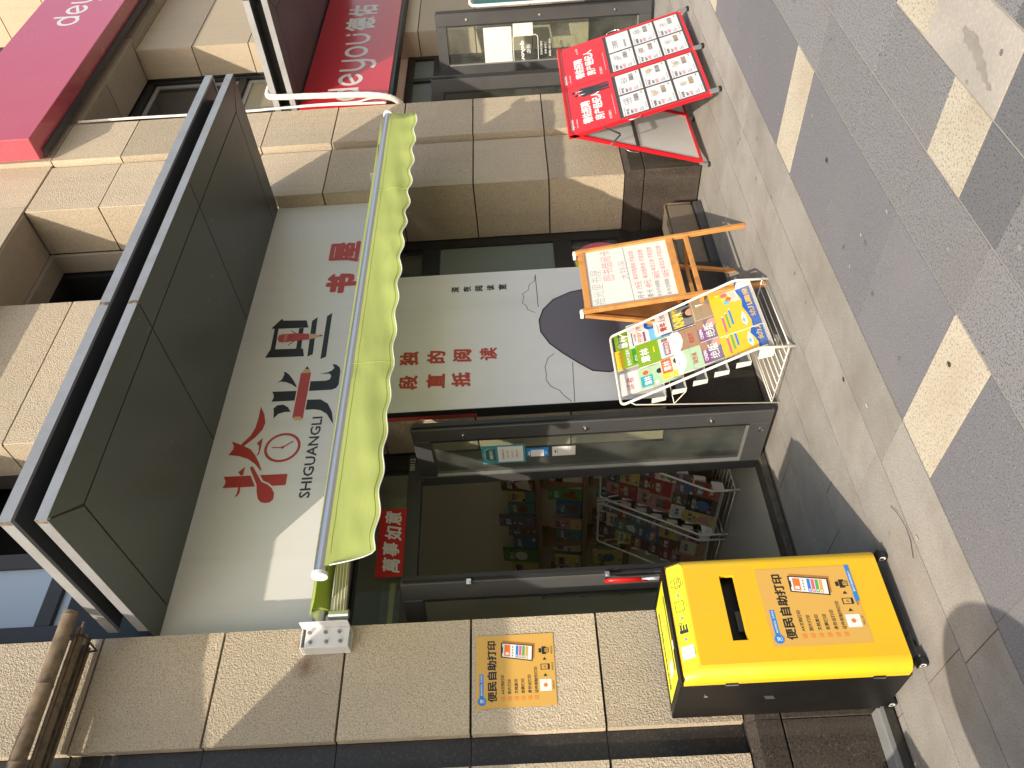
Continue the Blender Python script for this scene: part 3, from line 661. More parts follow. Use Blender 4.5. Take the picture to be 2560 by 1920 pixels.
# ---------------------------------------------------------------- tall white panel with reading motto
PP = thing('poster_panel', 'tall white panel with red sayings and a grey hill print behind the magazine rack', 'sign panel', (4.02, 4.0, 0.65))
mb = MB(); mb.box(3.35, 4.702, 3.972, 4.058, 0.652, 2.615, 'panel_white'); mb.build('panel_face', PP)
mb = MB(); mb.box(3.345, 3.3495, 3.974, 4.058, 0.652, 2.615, 'frame_dark'); mb.box(3.345, 4.702, 3.974, 4.058, 0.64, 0.6515, 'frame_dark'); mb.build('panel_edge', PP)
mb = MB(); mb.box(3.3435, 3.3448, 4.02, 4.054, 1.90, 2.62, 'print_red_light'); mb.build('red_edge_strip', PP)
FP = front(3.972); q = MB()
for t, u, v in (('一',3.605,2.475),('段',3.605,2.30),('直',3.605,2.115),('抵',3.605,1.94),('孤',3.83,2.475),('独',3.83,2.305),('的',3.83,2.118),('阅',3.83,1.935),('读',3.83,1.755)):
    vs, fs, x0, x1, y0, y1 = glyph(t, 0.034); h = 0.125*(y1-y0)/0.95
    q.text(FP, t, u, v + (0.05 if t == '一' else 0), h*.96, 'print_red', 0.001, bold=0.015, skew=0.06, fat=0.028)
for i, t in enumerate('深夜阅读室'): q.text(FP, t, 4.522, 2.028-0.0885*i, 0.058, 'print_black', 0.001, width=0.060, bold=0.015, fat=0.025)
hill = [(3.70,0.66),(3.64,0.85),(3.60,1.0),(3.62,1.11),(3.70,1.20),(3.80,1.30),(3.90,1.385),(4.02,1.44),(4.14,1.445),(4.25,1.41),(4.35,1.33),(4.42,1.20),(4.45,1.05),(4.46,0.85),(4.46,0.66)]
q.poly(FP, hill, 0.0012, 'hill_grey'); q.stroke(FP, hill, 0.010, 0.0018, 'print_black')
q.stroke(FP, [(3.353,1.255),(3.46,1.25),(3.60,1.245),(3.71,1.24)], 0.004, 0.001, 'print_black')
q.stroke(FP, [(3.36,1.275),(3.42,1.325),(3.46,1.345),(3.50,1.40),(3.56,1.43),(3.62,1.425),(3.68,1.43),(3.76,1.405),(3.80,1.36)], 0.004, 0.001, 'print_black')
q.stroke(FP, [(4.64,1.45),(4.45,1.447),(4.28,1.445)], 0.005, 0.001, 'print_black')
q.stroke(FP, [(4.64,1.45),(4.57,1.458),(4.53,1.50),(4.47,1.51),(4.43,1.555),(4.40,1.545),(4.33,1.56),(4.30,1.53),(4.26,1.525),(4.22,1.47)], 0.004, 0.001, 'print_black')
q.build('lettering', PP)

# ================================================================ bookshop door frame, glass, open leaves
DF = thing('door_frame', 'dark metal door frame with a glass transom in the bookshop entrance', 'door frame', (2.6, 4.48, 0))
FD = front(4.43)
mb = MB()
for a in ((1.84, 1.885, 0.05, 2.31), (3.125, 3.345, 0.05, 2.31)): mb.fbox(FD, *a[:2], *a[2:], -0.07, 0, 'frame')
mb.fbox(FD, 1.84, 3.345, 2.312, 2.405, -0.07, 0.0, 'frame'); mb.fbox(FD, 1.84, 3.345, 2.70, 2.80, -0.07, 0, 'frame_dark'); mb.fbox(FD, 1.84, 1.9, 2.406, 2.699, -0.07, -0.002, 'frame_dark'); mb.fbox(FD, 3.22, 3.345, 2.406, 2.699, -0.07, -0.002, 'frame_dark'); mb.build('frame', DF)
mb = MB(); mb.fbox(FD, 1.90, 3.22, 2.405, 2.70, -0.04, -0.034, 'glass'); mb.build('transom_glass', DF)
mb = MB(); mb.box(1.84, 3.345, 4.36, 4.50, 0.0, 0.045, 'threshold'); mb.build('threshold', DF, bevel=0.006, seg=1)
q = MB(); q.text(FD, '10112', 3.26, 2.362, 0.034, 'print_white', 0.002, width=0.10, bold=0.01); q.build('house_number', DF)
mb = MB(); mb.tube([(3.08,4.40,2.30),(3.06,4.34,2.285),(3.03,4.30,2.28)], 0.008, 'frame_dark', 6); mb.build('door_closer_arm', DF)
RB = thing('banner', 'red paper banner with white brush characters stuck on the transom glass', 'banner', (2.65, 4.42, 2.40))
mb = MB(); FB = front(4.424); mb.fbox(FB, 2.405, 2.90, 2.398, 2.57, -0.0015, 0, 'banner_red'); mb.build('paper_strip', RB)
q = MB()
for i, t in enumerate('萬事如意'): q.text(FB, t, 2.475+0.115*i, 2.425+(0.006 if i%2 else -0.004), 0.105, 'print_white', 0.001, width=0.092, bold=0.0, skew=0.22, fat=0.03)
q.build('lettering', RB)

def leaf(name, hinge, end, label, z0=0.035, z1=2.305, bolts=True, handle=False, group='open glass shop doors', st=(0.125, 0.085), top=0.11, bot=0.135):
    """glazed leaf from hinge to free end; u runs hinge -> end, facing left of that run"""
    h = Vector((*hinge, 0)); e = Vector((*end, 0)); L = (e-h).length
    D = thing(name, label, 'glass door', hinge + (0,), group)
    # u runs hinge -> free end, the frame faces the side seen from the street
    F = Fr(h, e-h, (0,0,1)); T = 0.045
    so, si = st
    mb = MB(); mb.fbox(F, L-so, L, z0, z1, -T, 0, 'frame'); mb.fbox(F, 0, si, z0, z1, -T, 0, 'frame')
    mb.fbox(F, si, L-so, z1-top, z1, -T+0.001, -0.001, 'frame'); mb.fbox(F, si, L-so, z0, z0+bot, -T+0.001, -0.001, 'frame')
    mb.build('leaf_frame', D, bevel=0.004, seg=1)
    mb = MB(); mb.fbox(F, L+0.0005, L+0.022, z0+0.02, z1-0.012, -T+0.004, -0.012, 'frame_dark'); mb.build('edge_seal', D)
    mb = MB(); bd = 0.012
    mb.fbox(F, L-so-bd, L-so, z0+bot, z1-top, -0.02, 0.001, 'frame_dark'); mb.fbox(F, si, si+bd, z0+bot, z1-top, -0.02, 0.001, 'steel_rail')
    mb.fbox(F, si+bd, L-so-bd, z0+bot, z0+bot+bd, -0.02, 0.001, 'steel_rail'); mb.build('glazing_bead', D)
    mb = MB(); mb.fbox(F, si-0.004, L-so+0.004, z0+bot-0.004, z1-top+0.004, -T/2-0.003, -T/2+0.003, 'glass'); mb.build('pane', D)
    if bolts:
        for v in (0.42, 1.21, 1.98):
            mb = MB(); p = F.P(L-so*0.55, v, 0); mb.cyl(p, p+F.N*0.006, 0.013, 'chrome', 12); mb.cyl(p+F.N*0.006, p+F.N*0.022, 0.007, 'chrome', 10); mb.build('handle_bolt', D)
    return D, F, L
RLf, FL, LL = leaf('glass_door', (3.115, 4.475), (3.10, 3.865), 'right leaf of the bookshop door standing open, small notices on its glass')
mb = MB(); p = FL.P(LL-0.19, 0.09, 0); mb.cyl(p, p+FL.N*0.006, 0.017, 'chrome', 16); mb.build('floor_lock', RLf)
LLf, FLL, _ = leaf('glass_door', (1.885, 4.475), (2.06, 3.885), 'left leaf of the bookshop door standing open, seen edge-on with a red lock hanging', bolts=False)
for v in (1.19, 1.93):
    mb = MB(); p = Vector((2.075, 3.90, v)); mb.box(2.03, 2.062, 3.855, 3.884, v-0.012, v+0.012, 'chrome'); mb.cyl((2.046,3.855,v),(2.046,3.845,v), 0.009, 'chrome'); mb.build('handle_bracket', LLf)
lk = thing('bicycle_lock', 'red coated U-shaped lock hanging on the left door leaf above the kiosk', 'lock', (1.995, 3.83, 0.95))
mb = MB(); mb.tube([(2.012,3.872,0.98),(2.012,3.872,1.15),(2.010,3.864,1.185),(2.003,3.848,1.20),(1.996,3.832,1.185),(1.993,3.826,1.15),(1.993,3.826,1.02)], 0.011, 'lock_red', 10); mb.build('shackle_cover', lk, smooth=True)
mb = MB(); mb.cyl((1.993,3.826,1.02),(1.993,3.826,0.86), 0.007, 'alu'); mb.cyl((2.012,3.872,0.98),(2.012,3.872,0.86), 0.007, 'alu'); mb.build('shackle', lk, smooth=True)
mb = MB(); mb.cyl((1.990,3.81,0.85),(2.016,3.89,0.85), 0.019, 'rubber'); mb.build('lock_body', lk)
# notices stuck on the right leaf
def notice(u0, u1, v0, v1, label, name='notice', cat='notice', base='print_white'):
    u0, u1 = LL-u1, LL-u0
    N = thing(name, label, cat, tuple(FL.P((u0+u1)/2, v0, 0)))
    mb = MB(); mb.fbox(FL, u0, u1, v0, v1, -0.0175, -0.016, base); mb.build('sheet', N)
    return N, MB()
w = -0.0152
class FlipU(Fr):
    def __init__(s, F, c): s.O, s.R, s.U, s.N, s.c = F.O, F.R, F.U, F.N, c
    def P(s, u, v, w=0.0): return s.O + s.R*(u+s.c) + s.U*v + s.N*w
FN = FlipU(FL, LL-2*0.325)
N, q = notice(0.225, 0.425, 1.595, 1.88, 'teal bordered notice on the door glass, the largest of the three', base='print_teal')
q.rect(FN, 0.24, 0.41, 1.61, 1.775, w, 'print_white'); q.poly(FN, [(0.26,1.80),(0.39,1.80),(0.395,1.84),(0.375,1.86),(0.275,1.86),(0.255,1.84)], w, 'print_white'); q.poly(FN, [(0.262,1.79),(0.388,1.79),(0.392,1.838),(0.373,1.857),(0.277,1.857),(0.258,1.838)], w+0.0004, 'teal_board')
q.text(FN, '温馨提示', 0.325, 1.808, 0.024, 'print_white', w+0.0008, width=0.10, bold=0.02); q.rect(FN, 0.305, 0.345, 1.866, 1.869, w+0.0004, 'print_white')
for i, t in enumerate(('进店需佩戴好口罩', '扫描“一码通”', '出示72小时', '核酸检测证明')): q.text(FN, t, 0.325, 1.735-0.03*i, 0.013, 'print_dark', w+0.0004)
q.build('lettering', N)
N, q = notice(0.275, 0.365, 1.443, 1.588, 'small blue payment card on the door glass, between two notices', base='print_blue')
q.rect(FN, 0.283, 0.357, 1.475, 1.56, w, 'print_white'); q.text(FN, '支付', 0.32, 1.453, 0.014, 'print_white', w+0.0004); q.rect(FN, 0.30, 0.34, 1.565, 1.575, w+0.0004, 'print_white'); q.build('lettering', N)
N, q = notice(0.275, 0.375, 1.268, 1.42, 'plain white card on the door glass, lowest of the notices')
q.rect(FN, 0.31, 0.34, 1.395, 1.403, w, 'print_dark'); q.rect(FN, 0.305, 0.345, 1.385, 1.388, w, 'print_grey'); q.build('lettering', N)

# ================================================================ shop window right of the white panel
WN = thing('shop_window', 'dark framed shop window with a frosted pane, between white panel and stone pillar', 'window', (5.24, 4.42, 0))
FW = front(4.42)
mb = MB()
mb.fbox(FW, 5.60, 5.70, 0.60, 2.95, -0.06, 0, 'frame_dark'); mb.fbox(FW, 4.785, 4.86, 0.60, 2.95, -0.06, 0, 'frame_dark')
for v0, v1 in ((0.60,0.70),(1.10,1.262),(2.257,2.41),(2.86,2.95)): mb.fbox(FW, 4.86, 5.60, v0, v1, -0.058, -0.002, 'frame_dark')
mb.build('window_frame', WN)
mb = MB(); mb.fbox(FW, 4.86, 5.60, 1.262, 2.257, -0.03, -0.02, 'frosted'); mb.build('frosted_pane', WN)
for v0, v1 in ((0.70,1.10),(2.41,2.86)):
    mb = MB(); mb.fbox(FW, 4.86, 5.60, v0, v1, -0.03, -0.024, 'glass'); mb.build('pane', WN)
mb = MB(); mb.fbox(FW, 4.785, 5.70, 0.05, 0.60, -0.06, -0.02, 'black_granite'); mb.build('lower_panel', WN)
sk = thing('window_sticker', 'round pink and yellow sticker on the window glass behind the easel', 'sticker', (5.35, 4.41, 0.75))
q = MB(); q.disc(FW, 5.33, 0.86, 0.235, -0.018, 'print_grey', 40); q.disc(FW, 5.33, 0.86, 0.228, -0.017, 'print_pink', 40); q.poly(FW, [(5.33-0.226*math.cos(a), 0.86+0.226*math.sin(a)) for a in [math.pi*(0.5+0.5*i/14)-math.pi*0.5 for i in range(15)]]+[(5.33,0.9)], -0.016, 'yellow_label'); q.disc(FW, 5.42, 0.93, 0.05, -0.0155, 'print_grey', 20); q.disc(FW, 5.30, 0.84, 0.07, -0.0155, 'print_beige', 20); q.text(FW, '欢迎', 5.41, 0.80, 0.05, 'print_white', -0.0145, bold=0.03); q.build('printed_disc', sk)

# ================================================================ bookshop interior
INT = thing('shop_interior', 'dim interior of the bookshop with cream walls, seen through the open door', 'room', (3, 6, 0))
def wall(name, *a, m='interior_wall'):
    mb = MB(); mb.box(*a, m); mb.build(name, INT)
wall('floor', 1.86, 4.03, 4.50, 7.6, -0.01, 0.02, m='interior_floor'); wall('floor', 4.031, 5.68, 4.62, 7.6, -0.008, 0.018, m='interior_floor')
wall('back_wall', 1.80, 5.68, 7.60, 7.66, 0, 2.92); wall('back_wall', 1.80, 5.68, 7.60, 7.66, 3.72, 3.84)
wall('added_daylight_pane', 1.84, 5.68, 7.62, 7.626, 2.921, 3.719, m='daylight_frost')  # translucent pane added in the back wall to let daylight brighten the room
wall('side_wall', 1.78, 1.84, 4.82, 7.6, 0, 3.84); wall('side_wall', 3.97, 4.03, 4.62, 7.6, 0, 3.83); wall('side_wall', 5.69, 5.75, 4.60, 7.66, 0, 3.84)
wall('ceiling', 1.80, 5.70, 4.40, 7.66, 3.84, 3.88); wall('upper_infill', 1.80, 5.74, 4.44, 4.50, 2.96, 3.84, m='gap'); wall('upper_infill', -3.6, 1.80, 4.80, 4.86, 0, 6, m='gap')
SH = thing('wall_shelf', 'wooden wall shelves of books along the dim right wall inside the doorway', 'shelf', (3.88, 6.0, 1.0))
for z0, z1 in ((1.50,1.545),(1.10,1.145),(0.70,0.745)):
    mb = MB(); mb.box(3.74, 3.968, 4.65, 7.5, z0, z1, 'shelf_wood'); mb.build('shelf_board', SH)
for y in (4.67, 5.55, 6.5, 7.5):
    mb = MB(); mb.box(3.76, 3.968, y-0.012, y+0.012, 0.02, 1.50, 'shelf_wood'); mb.build('shelf_side', SH)
# ================================================================ green awning
AW = thing('awning', 'lime green roll-out awning with a scalloped valance over the bookshop door', 'awning', (3.75, 3.5, 2.6))
mb = MB(); mb.cyl((1.775,3.2,2.54),(5.745,3.2,2.525), 0.030, 'alu', 20); mb.build('front_bar', AW, smooth=True, autosmooth=True)
for x, z, d in ((1.763,2.54,1),(5.757,2.525,-1)):
    mb = MB(); mb.cyl((x-0.004*d,3.2,z),(x+0.014*d,3.2,z), 0.038, 'plastic_white', 22); mb.build('end_cap', AW)
mb = MB(); nx, nz = 260, 10; vs = []; edge = []
XL, XR = 1.80, 5.735
def val_bot(x): return 2.294 + (0.0095+0.003*math.sin(x*1.7))*math.cos(2*math.pi*(x-1.93)/0.25+0.35*math.sin(x*2.9)) + 0.006*math.sin(x*2.1)
for i in range(nx+1):
    t = i/nx; x = XL+(XR-XL)*t; zt = 2.522-0.013*t
    zb = val_bot(x)
    le = max(0, 1-(x-XL)/0.10); zb = zb + 0.21*max(0, (le-0.30)/0.70)**2.2 if le > 0.30 else zb
    for j in range(nz+1):
        s = j/nz; z = zt+(zb-zt)*s
        y = 3.178 - 0.012*s + 0.010*s*math.sin(x*4.1+1.0)+0.003*s*math.sin(x*11.3+2*s)+0.006*math.sin(x*2.3)*s + 0.004*s*s*math.sin(2*math.pi*x/0.25+0.8)
        y += 0.007*s*math.sin(x*3.3+5.0*s)+0.003*math.sin(9*x+11*s)*s+0.004*math.exp(-((x-2.35+0.5*s)/0.05)**2)*s+0.005*math.exp(-((x-3.6-0.6*s)/0.07)**2)*s-0.005*math.exp(-((x-4.3+0.4*s)/0.05)**2)*s
        y += 0.006*math.exp(-((x-4.72)/0.05)**2)*math.sin(s*9) + 0.006*math.exp(-((x-3.02)/0.06)**2)*math.sin(s*8)
        xx = x + (0.13*s*max(0, (t-0.975)/0.025)) 
        if t > 0.975: y += 0.10*s*((t-0.975)/0.025)
        vs.append((xx, y, z))
        if j == nz: edge.append((xx, y, z))
fs = [(i*(nz+1)+j, i*(nz+1)+j+1, (i+1)*(nz+1)+j+1, (i+1)*(nz+1)+j) for i in range(nx) for j in range(nz)]
mb.add(vs, fs, 'lime'); mb.build('valance', AW, smooth=True)
mb = MB()
for sx in (3.06, 4.70):
    i0 = round((sx-XL)/(XR-XL)*nx); mb.tube([Vector(vs[i0*(nz+1)+j])+Vector((0,-.0015,0)) for j in range(nz+1)], 0.0016, 'lime', 5)
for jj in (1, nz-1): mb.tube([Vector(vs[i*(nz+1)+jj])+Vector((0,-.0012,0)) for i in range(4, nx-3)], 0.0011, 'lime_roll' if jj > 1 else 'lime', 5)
tag(mb.build('stitching', AW), kind='stuff')
mb = MB(); mb.tube(edge, 0.0032, 'plastic_white', 6); mb.build('piping', AW, smooth=True)
mb = MB(); vs = []
for i in range(41):
    for j in range(7):
        s = j/6; x = 1.82+(5.68-1.82)*i/40; vs.append((x, 3.735-0.545*s, 2.728-0.158*s-0.02*math.sin(math.pi*s)))
mb.add(vs, [(i*7+j, i*7+j+1, (i+1)*7+j+1, (i+1)*7+j) for i in range(40) for j in range(6)], 'lime'); mb.build('awning_cloth', AW, smooth=True)
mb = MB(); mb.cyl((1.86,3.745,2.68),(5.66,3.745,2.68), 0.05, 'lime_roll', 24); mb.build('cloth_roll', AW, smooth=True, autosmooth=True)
mb = MB(); mb.cyl((1.795,3.745,2.68),(5.72,3.745,2.68), 0.034, 'alu', 18); mb.build('roller_tube', AW, smooth=True, autosmooth=True)
for sgn, xb in ((1, 1.845), (-1, 5.675)):
    mb = MB(); A = Vector((xb, 3.735, 2.575)); B = Vector((xb+1.62*sgn, 3.52, 2.575)); C = Vector((xb+0.32*sgn, 3.225, 2.545))
    mb.bar(A, B, 0.035, 0.072, 'alu_olive')
    for k in (-0.024, -0.008, 0.008, 0.024):
        n = (B-A).normalized().cross(Vector((0,0,1)))*(1 if sgn > 0 else -1)
        mb.bar(A+n*0.019+Vector((0,0,k)), B+n*0.019+Vector((0,0,k)), 0.003, 0.003, 'wire_white')
    mb.build('upper_arm', AW)
    mb = MB(); mb.bar(B-Vector((0,0,0.002)), C, 0.03, 0.05, 'alu_olive'); mb.build('forearm', AW)
    mb = MB(); mb.cyl(A+Vector((-0.01*sgn,0.0,-0.05)), A+Vector((-0.01*sgn,0,0.05)), 0.024, 'alu', 14); mb.build('shoulder_joint', AW)
    mb = MB()
    x0 = xb-0.165 if sgn > 0 else xb+0.055; x1 = x0+0.11; xi = x1 if sgn > 0 else x0; xo = x0 if sgn > 0 else x1
    mb.box(x0, x1, 3.838, 3.846, 2.52, 2.765, 'plastic_white')
    mb.box(min(xi, xi-0.007*sgn), max(xi, xi-0.007*sgn), 3.70, 3.838, 2.52, 2.765, 'plastic_white')
    mb.box(min(xo, xi-0.0075*sgn), max(xo, xi-0.0075*sgn), 3.76, 3.767, 2.52, 2.74, 'plastic_white')
    mb.box(min(xo, xi-0.0075*sgn), max(xo, xi-0.0075*sgn), 3.7675, 3.837, 2.758, 2.765, 'plastic_white')
    mb.box(min(xo, xo+0.006*sgn), max(xo, xo+0.006*sgn), 3.7675, 3.837, 2.52, 2.757, 'plastic_white')
    mb.build('wall_bracket', AW, bevel=0.0015, seg=1)
    for v in (2.56, 2.63, 2.71):
        for u in (0.025, 0.075):
            mb = MB(); xx = x0+u; mb.cyl((xx,3.7595,v+0.01*(u>0.05)),(xx,3.748,v+0.01*(u>0.05)), 0.010, 'steel_rail', 6); mb.cyl((xx,3.748,v+0.01*(u>0.05)),(xx,3.742,v+0.01*(u>0.05)), 0.005, 'steel_rail', 8); mb.build('bolt', AW)

# ================================================================ bamboo pole and slats at the upper left
BP = thing('bamboo_blind', 'weathered bamboo pole with thin slats behind it, top left beside the canopy', 'bamboo blind', (1.0, 3.6, 3.8))
def bpole(x0, x1, y, z, r, m, name):
    mb = MB(); pts = []; rr = []; x = x0
    while x < x1:
        pts.append((x, y+random.uniform(-.002,.002), z+random.uniform(-.002,.002))); rr.append(r)
        for d, k in ((0.30, 1.0), (0.308, 1.09), (0.318, 1.0)):
            if x+d < x1: pts.append((x+d, y, z)); rr.append(r*k)
        x += 0.34
    pts.append((x1, y, z)); rr.append(r)
    mb.tube(pts, rr, m, 14 if r > .02 else 8); mb.build(name, BP, smooth=True, autosmooth=True)
bpole(-1.9, 1.83, 3.55, 3.862, 0.036, 'bamboo', 'pole')
for i in range(9):
    bpole(-1.9, 1.80+random.uniform(-.06,.03), 3.60+0.028*i, 3.835+0.006*i+random.uniform(-.006,.006), random.uniform(0.008,0.014), random.choice(('bamboo','bamboo_dark','bamboo_dark')), 'slat')
mb = MB(); mb.tube([(1.70,3.53,3.84),(1.74,3.62,3.80),(1.74,3.80,3.82),(1.70,3.74,3.90)], 0.006, 'bamboo_dark', 6); mb.build('tie_cord', BP)
mb = MB(); mb.poly(front(3.33), [(-0.3,4.45),(1.16,4.83),(1.16,4.33),(-0.3,3.94)], 0.012, 'bamboo_dark', w0=-0.012); mb.build('shadow_board', BP)  # unseen board, added to cast the tilted shadow band on the near pillar
for x in (-0.1, 0.9):
    mb = MB(); mb.bar((x, 3.34, 4.2), (x, 3.56, 3.90), 0.03, 0.03, 'bamboo_dark'); mb.bar((x,3.352,4.2),(x,3.352,4.5),0.03,0.03,'bamboo_dark',up=(0,1,0)); mb.build('shadow_board_support', BP)  # bars that go with the added shadow-casting board

# ================================================================ printing kiosk
KY = 3.215
KO = thing('printing_kiosk', 'yellow fronted self-service printing kiosk with black sides standing on castors', 'kiosk', (1.49, 3.45, 0))
mb = MB()
sec = [(1.224,3.296),(1.224,3.272)]
for i in range(8):
    a = math.pi - (math.pi/2)*i/7; sec.append((1.276+0.052*math.cos(a), 3.267-0.052*math.sin(a)))
R2 = [(2.99-x, y) for x, y in sec[::-1]]
def strip(pts, z0, z1, zt, bk):
    n = len(pts); lo = [(x,y,z0) for x,y in pts]; hi = [(x,y,z1) for x,y in pts]; tp = [(x, max(y, min(3.296, y+bk)), zt) for x,y in pts]
    mb.add(lo+hi+tp, [(i,i+1,n+i+1,n+i) for i in range(n-1)]+[(n+i,n+i+1,2*n+i+1,2*n+i) for i in range(n-1)], 'yellow_shell')
    return tp
zt, bk = 0.985, 0.045
t1 = strip(sec, 0.068, 0.915, zt, bk); t2 = strip(R2, 0.068, 0.915, zt, bk)
xa, xb = 1.276, 1.714; sx0, sx1, sz0, sz1 = 1.372, 1.668, 0.700, 0.765
FK = front(KY)
for u0, u1, v0, v1 in ((xa,xb,0.068,sz0),(xa,sx0,sz0,sz1),(sx1,xb,sz0,sz1),(xa,xb,sz1,0.915)): mb.rect(FK, u0, u1, v0, v1, 0, 'yellow_shell')
mb.add([(xa,KY,0.915),(xb,KY,0.915),(xb,KY+bk,zt),(xa,KY+bk,zt)], [(0,1,2,3)], 'yellow_shell')
mb.add([p for p in t1]+[p for p in t2], [tuple(range(len(t1)+len(t2)))], 'yellow_shell')
for a in ((sx0,sx1,sz0,sz0),(sx0,sx1,sz1,sz1)):
    mb.add([(a[0],KY,a[2]),(a[1],KY,a[2]),(a[1],KY+0.02,a[2]+0.002),(a[0],KY+0.02,a[2]+0.002)], [(0,1,2,3)], 'yellow_shell')
for x in (sx0, sx1): mb.add([(x,KY,sz0),(x,KY,sz1),(x,KY+0.02,sz1),(x,KY+0.02,sz0)], [(0,1,2,3)], 'yellow_shell')
mb.add([(x,y,0.068) for x,y in sec+R2], [tuple(range(len(sec)+len(R2)))], 'yellow_shell')
so = mb.build('front_shell', KO, smooth=True, autosmooth=True)
mb = MB(); mb.box(sx0-0.01, sx1+0.01, KY+0.06, KY+0.062, sz0-0.03, sz1+0.01, 'metal_black'); mb.add([(sx0-.01,KY+.021,sz0-.001),(sx1+.01,KY+.021,sz0-.001),(sx1+.01,KY+.06,sz0-.02),(sx0-.01,KY+.06,sz0-.02)],[(0,1,2,3)],'metal_black'); mb.box(1.43, 1.52, KY+0.045, KY+0.055, sz0-0.01, sz0+0.02, 'frame'); mb.build('paper_slot', KO)
mb = MB(); mb.box(1.226, 1.764, 3.297, 3.68, 0.075, 0.996, 'metal_black'); mb.build('cabinet', KO, bevel=0.004, seg=1)
mb = MB(); mb.box(1.23, 1.76, 3.262, 3.30, 0.9865, 0.9965, 'metal_black'); mb.build('top_edge', KO)
mb = MB(); mb.box(1.23, 1.76, 3.30, 3.66, 0.05, 0.074, 'metal_black'); mb.box(1.25,1.74,3.24,3.30,0.055,0.067,'metal_black'); mb.build('base_plate', KO)
FT = Fr((0,0,0.9975), (1,0,0), (0,1,0))
q = MB(); q.rect(FT, 1.27, 1.72, 3.33, 3.62, 0.0, 'yellow_label')
q.rect(FT, 1.32, 1.66, 3.355, 3.375, 0.0006, 'print_black')
for i in range(7): q.text(FT, random.choice(('扫码打印','文档照片','上传文件','身份证件')), 1.36+0.05*i, 3.40+0.03*(i%3), 0.016, 'print_dark', 0.0006)
q.text(FT, '自助打印复印扫描操作说明', 1.49, 3.54, 0.04, 'print_dark', 0.0006, width=0.36, bold=0.03)
q.rect(FT, 1.33, 1.39, 3.40, 3.50, 0.001, 'print_white'); q.build('top_label', KO)
q = MB(); q.rect(FT, 1.60, 1.70, 3.305, 3.328, 0.0012, 'window_dark'); q.rect(FT, 1.39, 1.43, 3.303, 3.327, 0.0008, 'print_white'); q.build('top_sticker', KO)
FH = Fr((1.224, KY-0.0008, 0.915), (1,0,0), (0,bk,zt-0.915)); HL = math.hypot(bk, zt-0.915)
q = MB(); q.poly(FH, [(0.058,0.006),(0.505,0.006),(0.515,0.018),(0.515,HL-0.006),(0.05,HL-0.006),(0.05,0.014)], 0.0004, 'yellow_label')
q.build('hood_label', KO)
q = MB(); w = 0.001
q.rect(FH, 0.09, 0.145, 0.016, 0.072, w, 'print_white'); q.ring(FH, 0.1175, 0.044, 0.013, 0.015, w+.0004, 'print_orange'); q.text(FH, '印', 0.1175, 0.037, 0.014, 'print_orange', w+.0004)
for u in (0.168, 0.262, 0.365): q.poly(FH, [(u,0.035),(u+0.018,0.044),(u,0.056)], w, 'print_grey')
q.rect(FH, 0.20, 0.215, 0.026, 0.066, w, 'print_dark')
for v in (0.028,0.041,0.054): q.rect(FH, 0.2155, 0.237, v, v+0.008, w, 'print_dark')
q.ring(FH, 0.243, 0.058, 0.005, 0.008, w+.0004, 'print_dark')
q.stroke(FH, [(0.30,0.026),(0.345,0.026),(0.345,0.066),(0.30,0.066),(0.30,0.026)], 0.003, w, 'print_dark')
for a, c in (((0.405,0.03),(0.455,0.05)),((0.415,0.05),(0.445,0.068)),((0.413,0.022),(0.447,0.04))): q.stroke(FH, [a,(c[0],a[1]),c,(a[0],c[1]),a], 0.0026, w+.0003, 'print_dark')
for u, t in ((0.118,'微信扫码'),(0.225,'上传文件'),(0.325,'完成支付'),(0.43,'等待打印')): q.text(FH, t, u, 0.008, 0.0085, 'print_dark', w)
q.build('hood_print', KO)
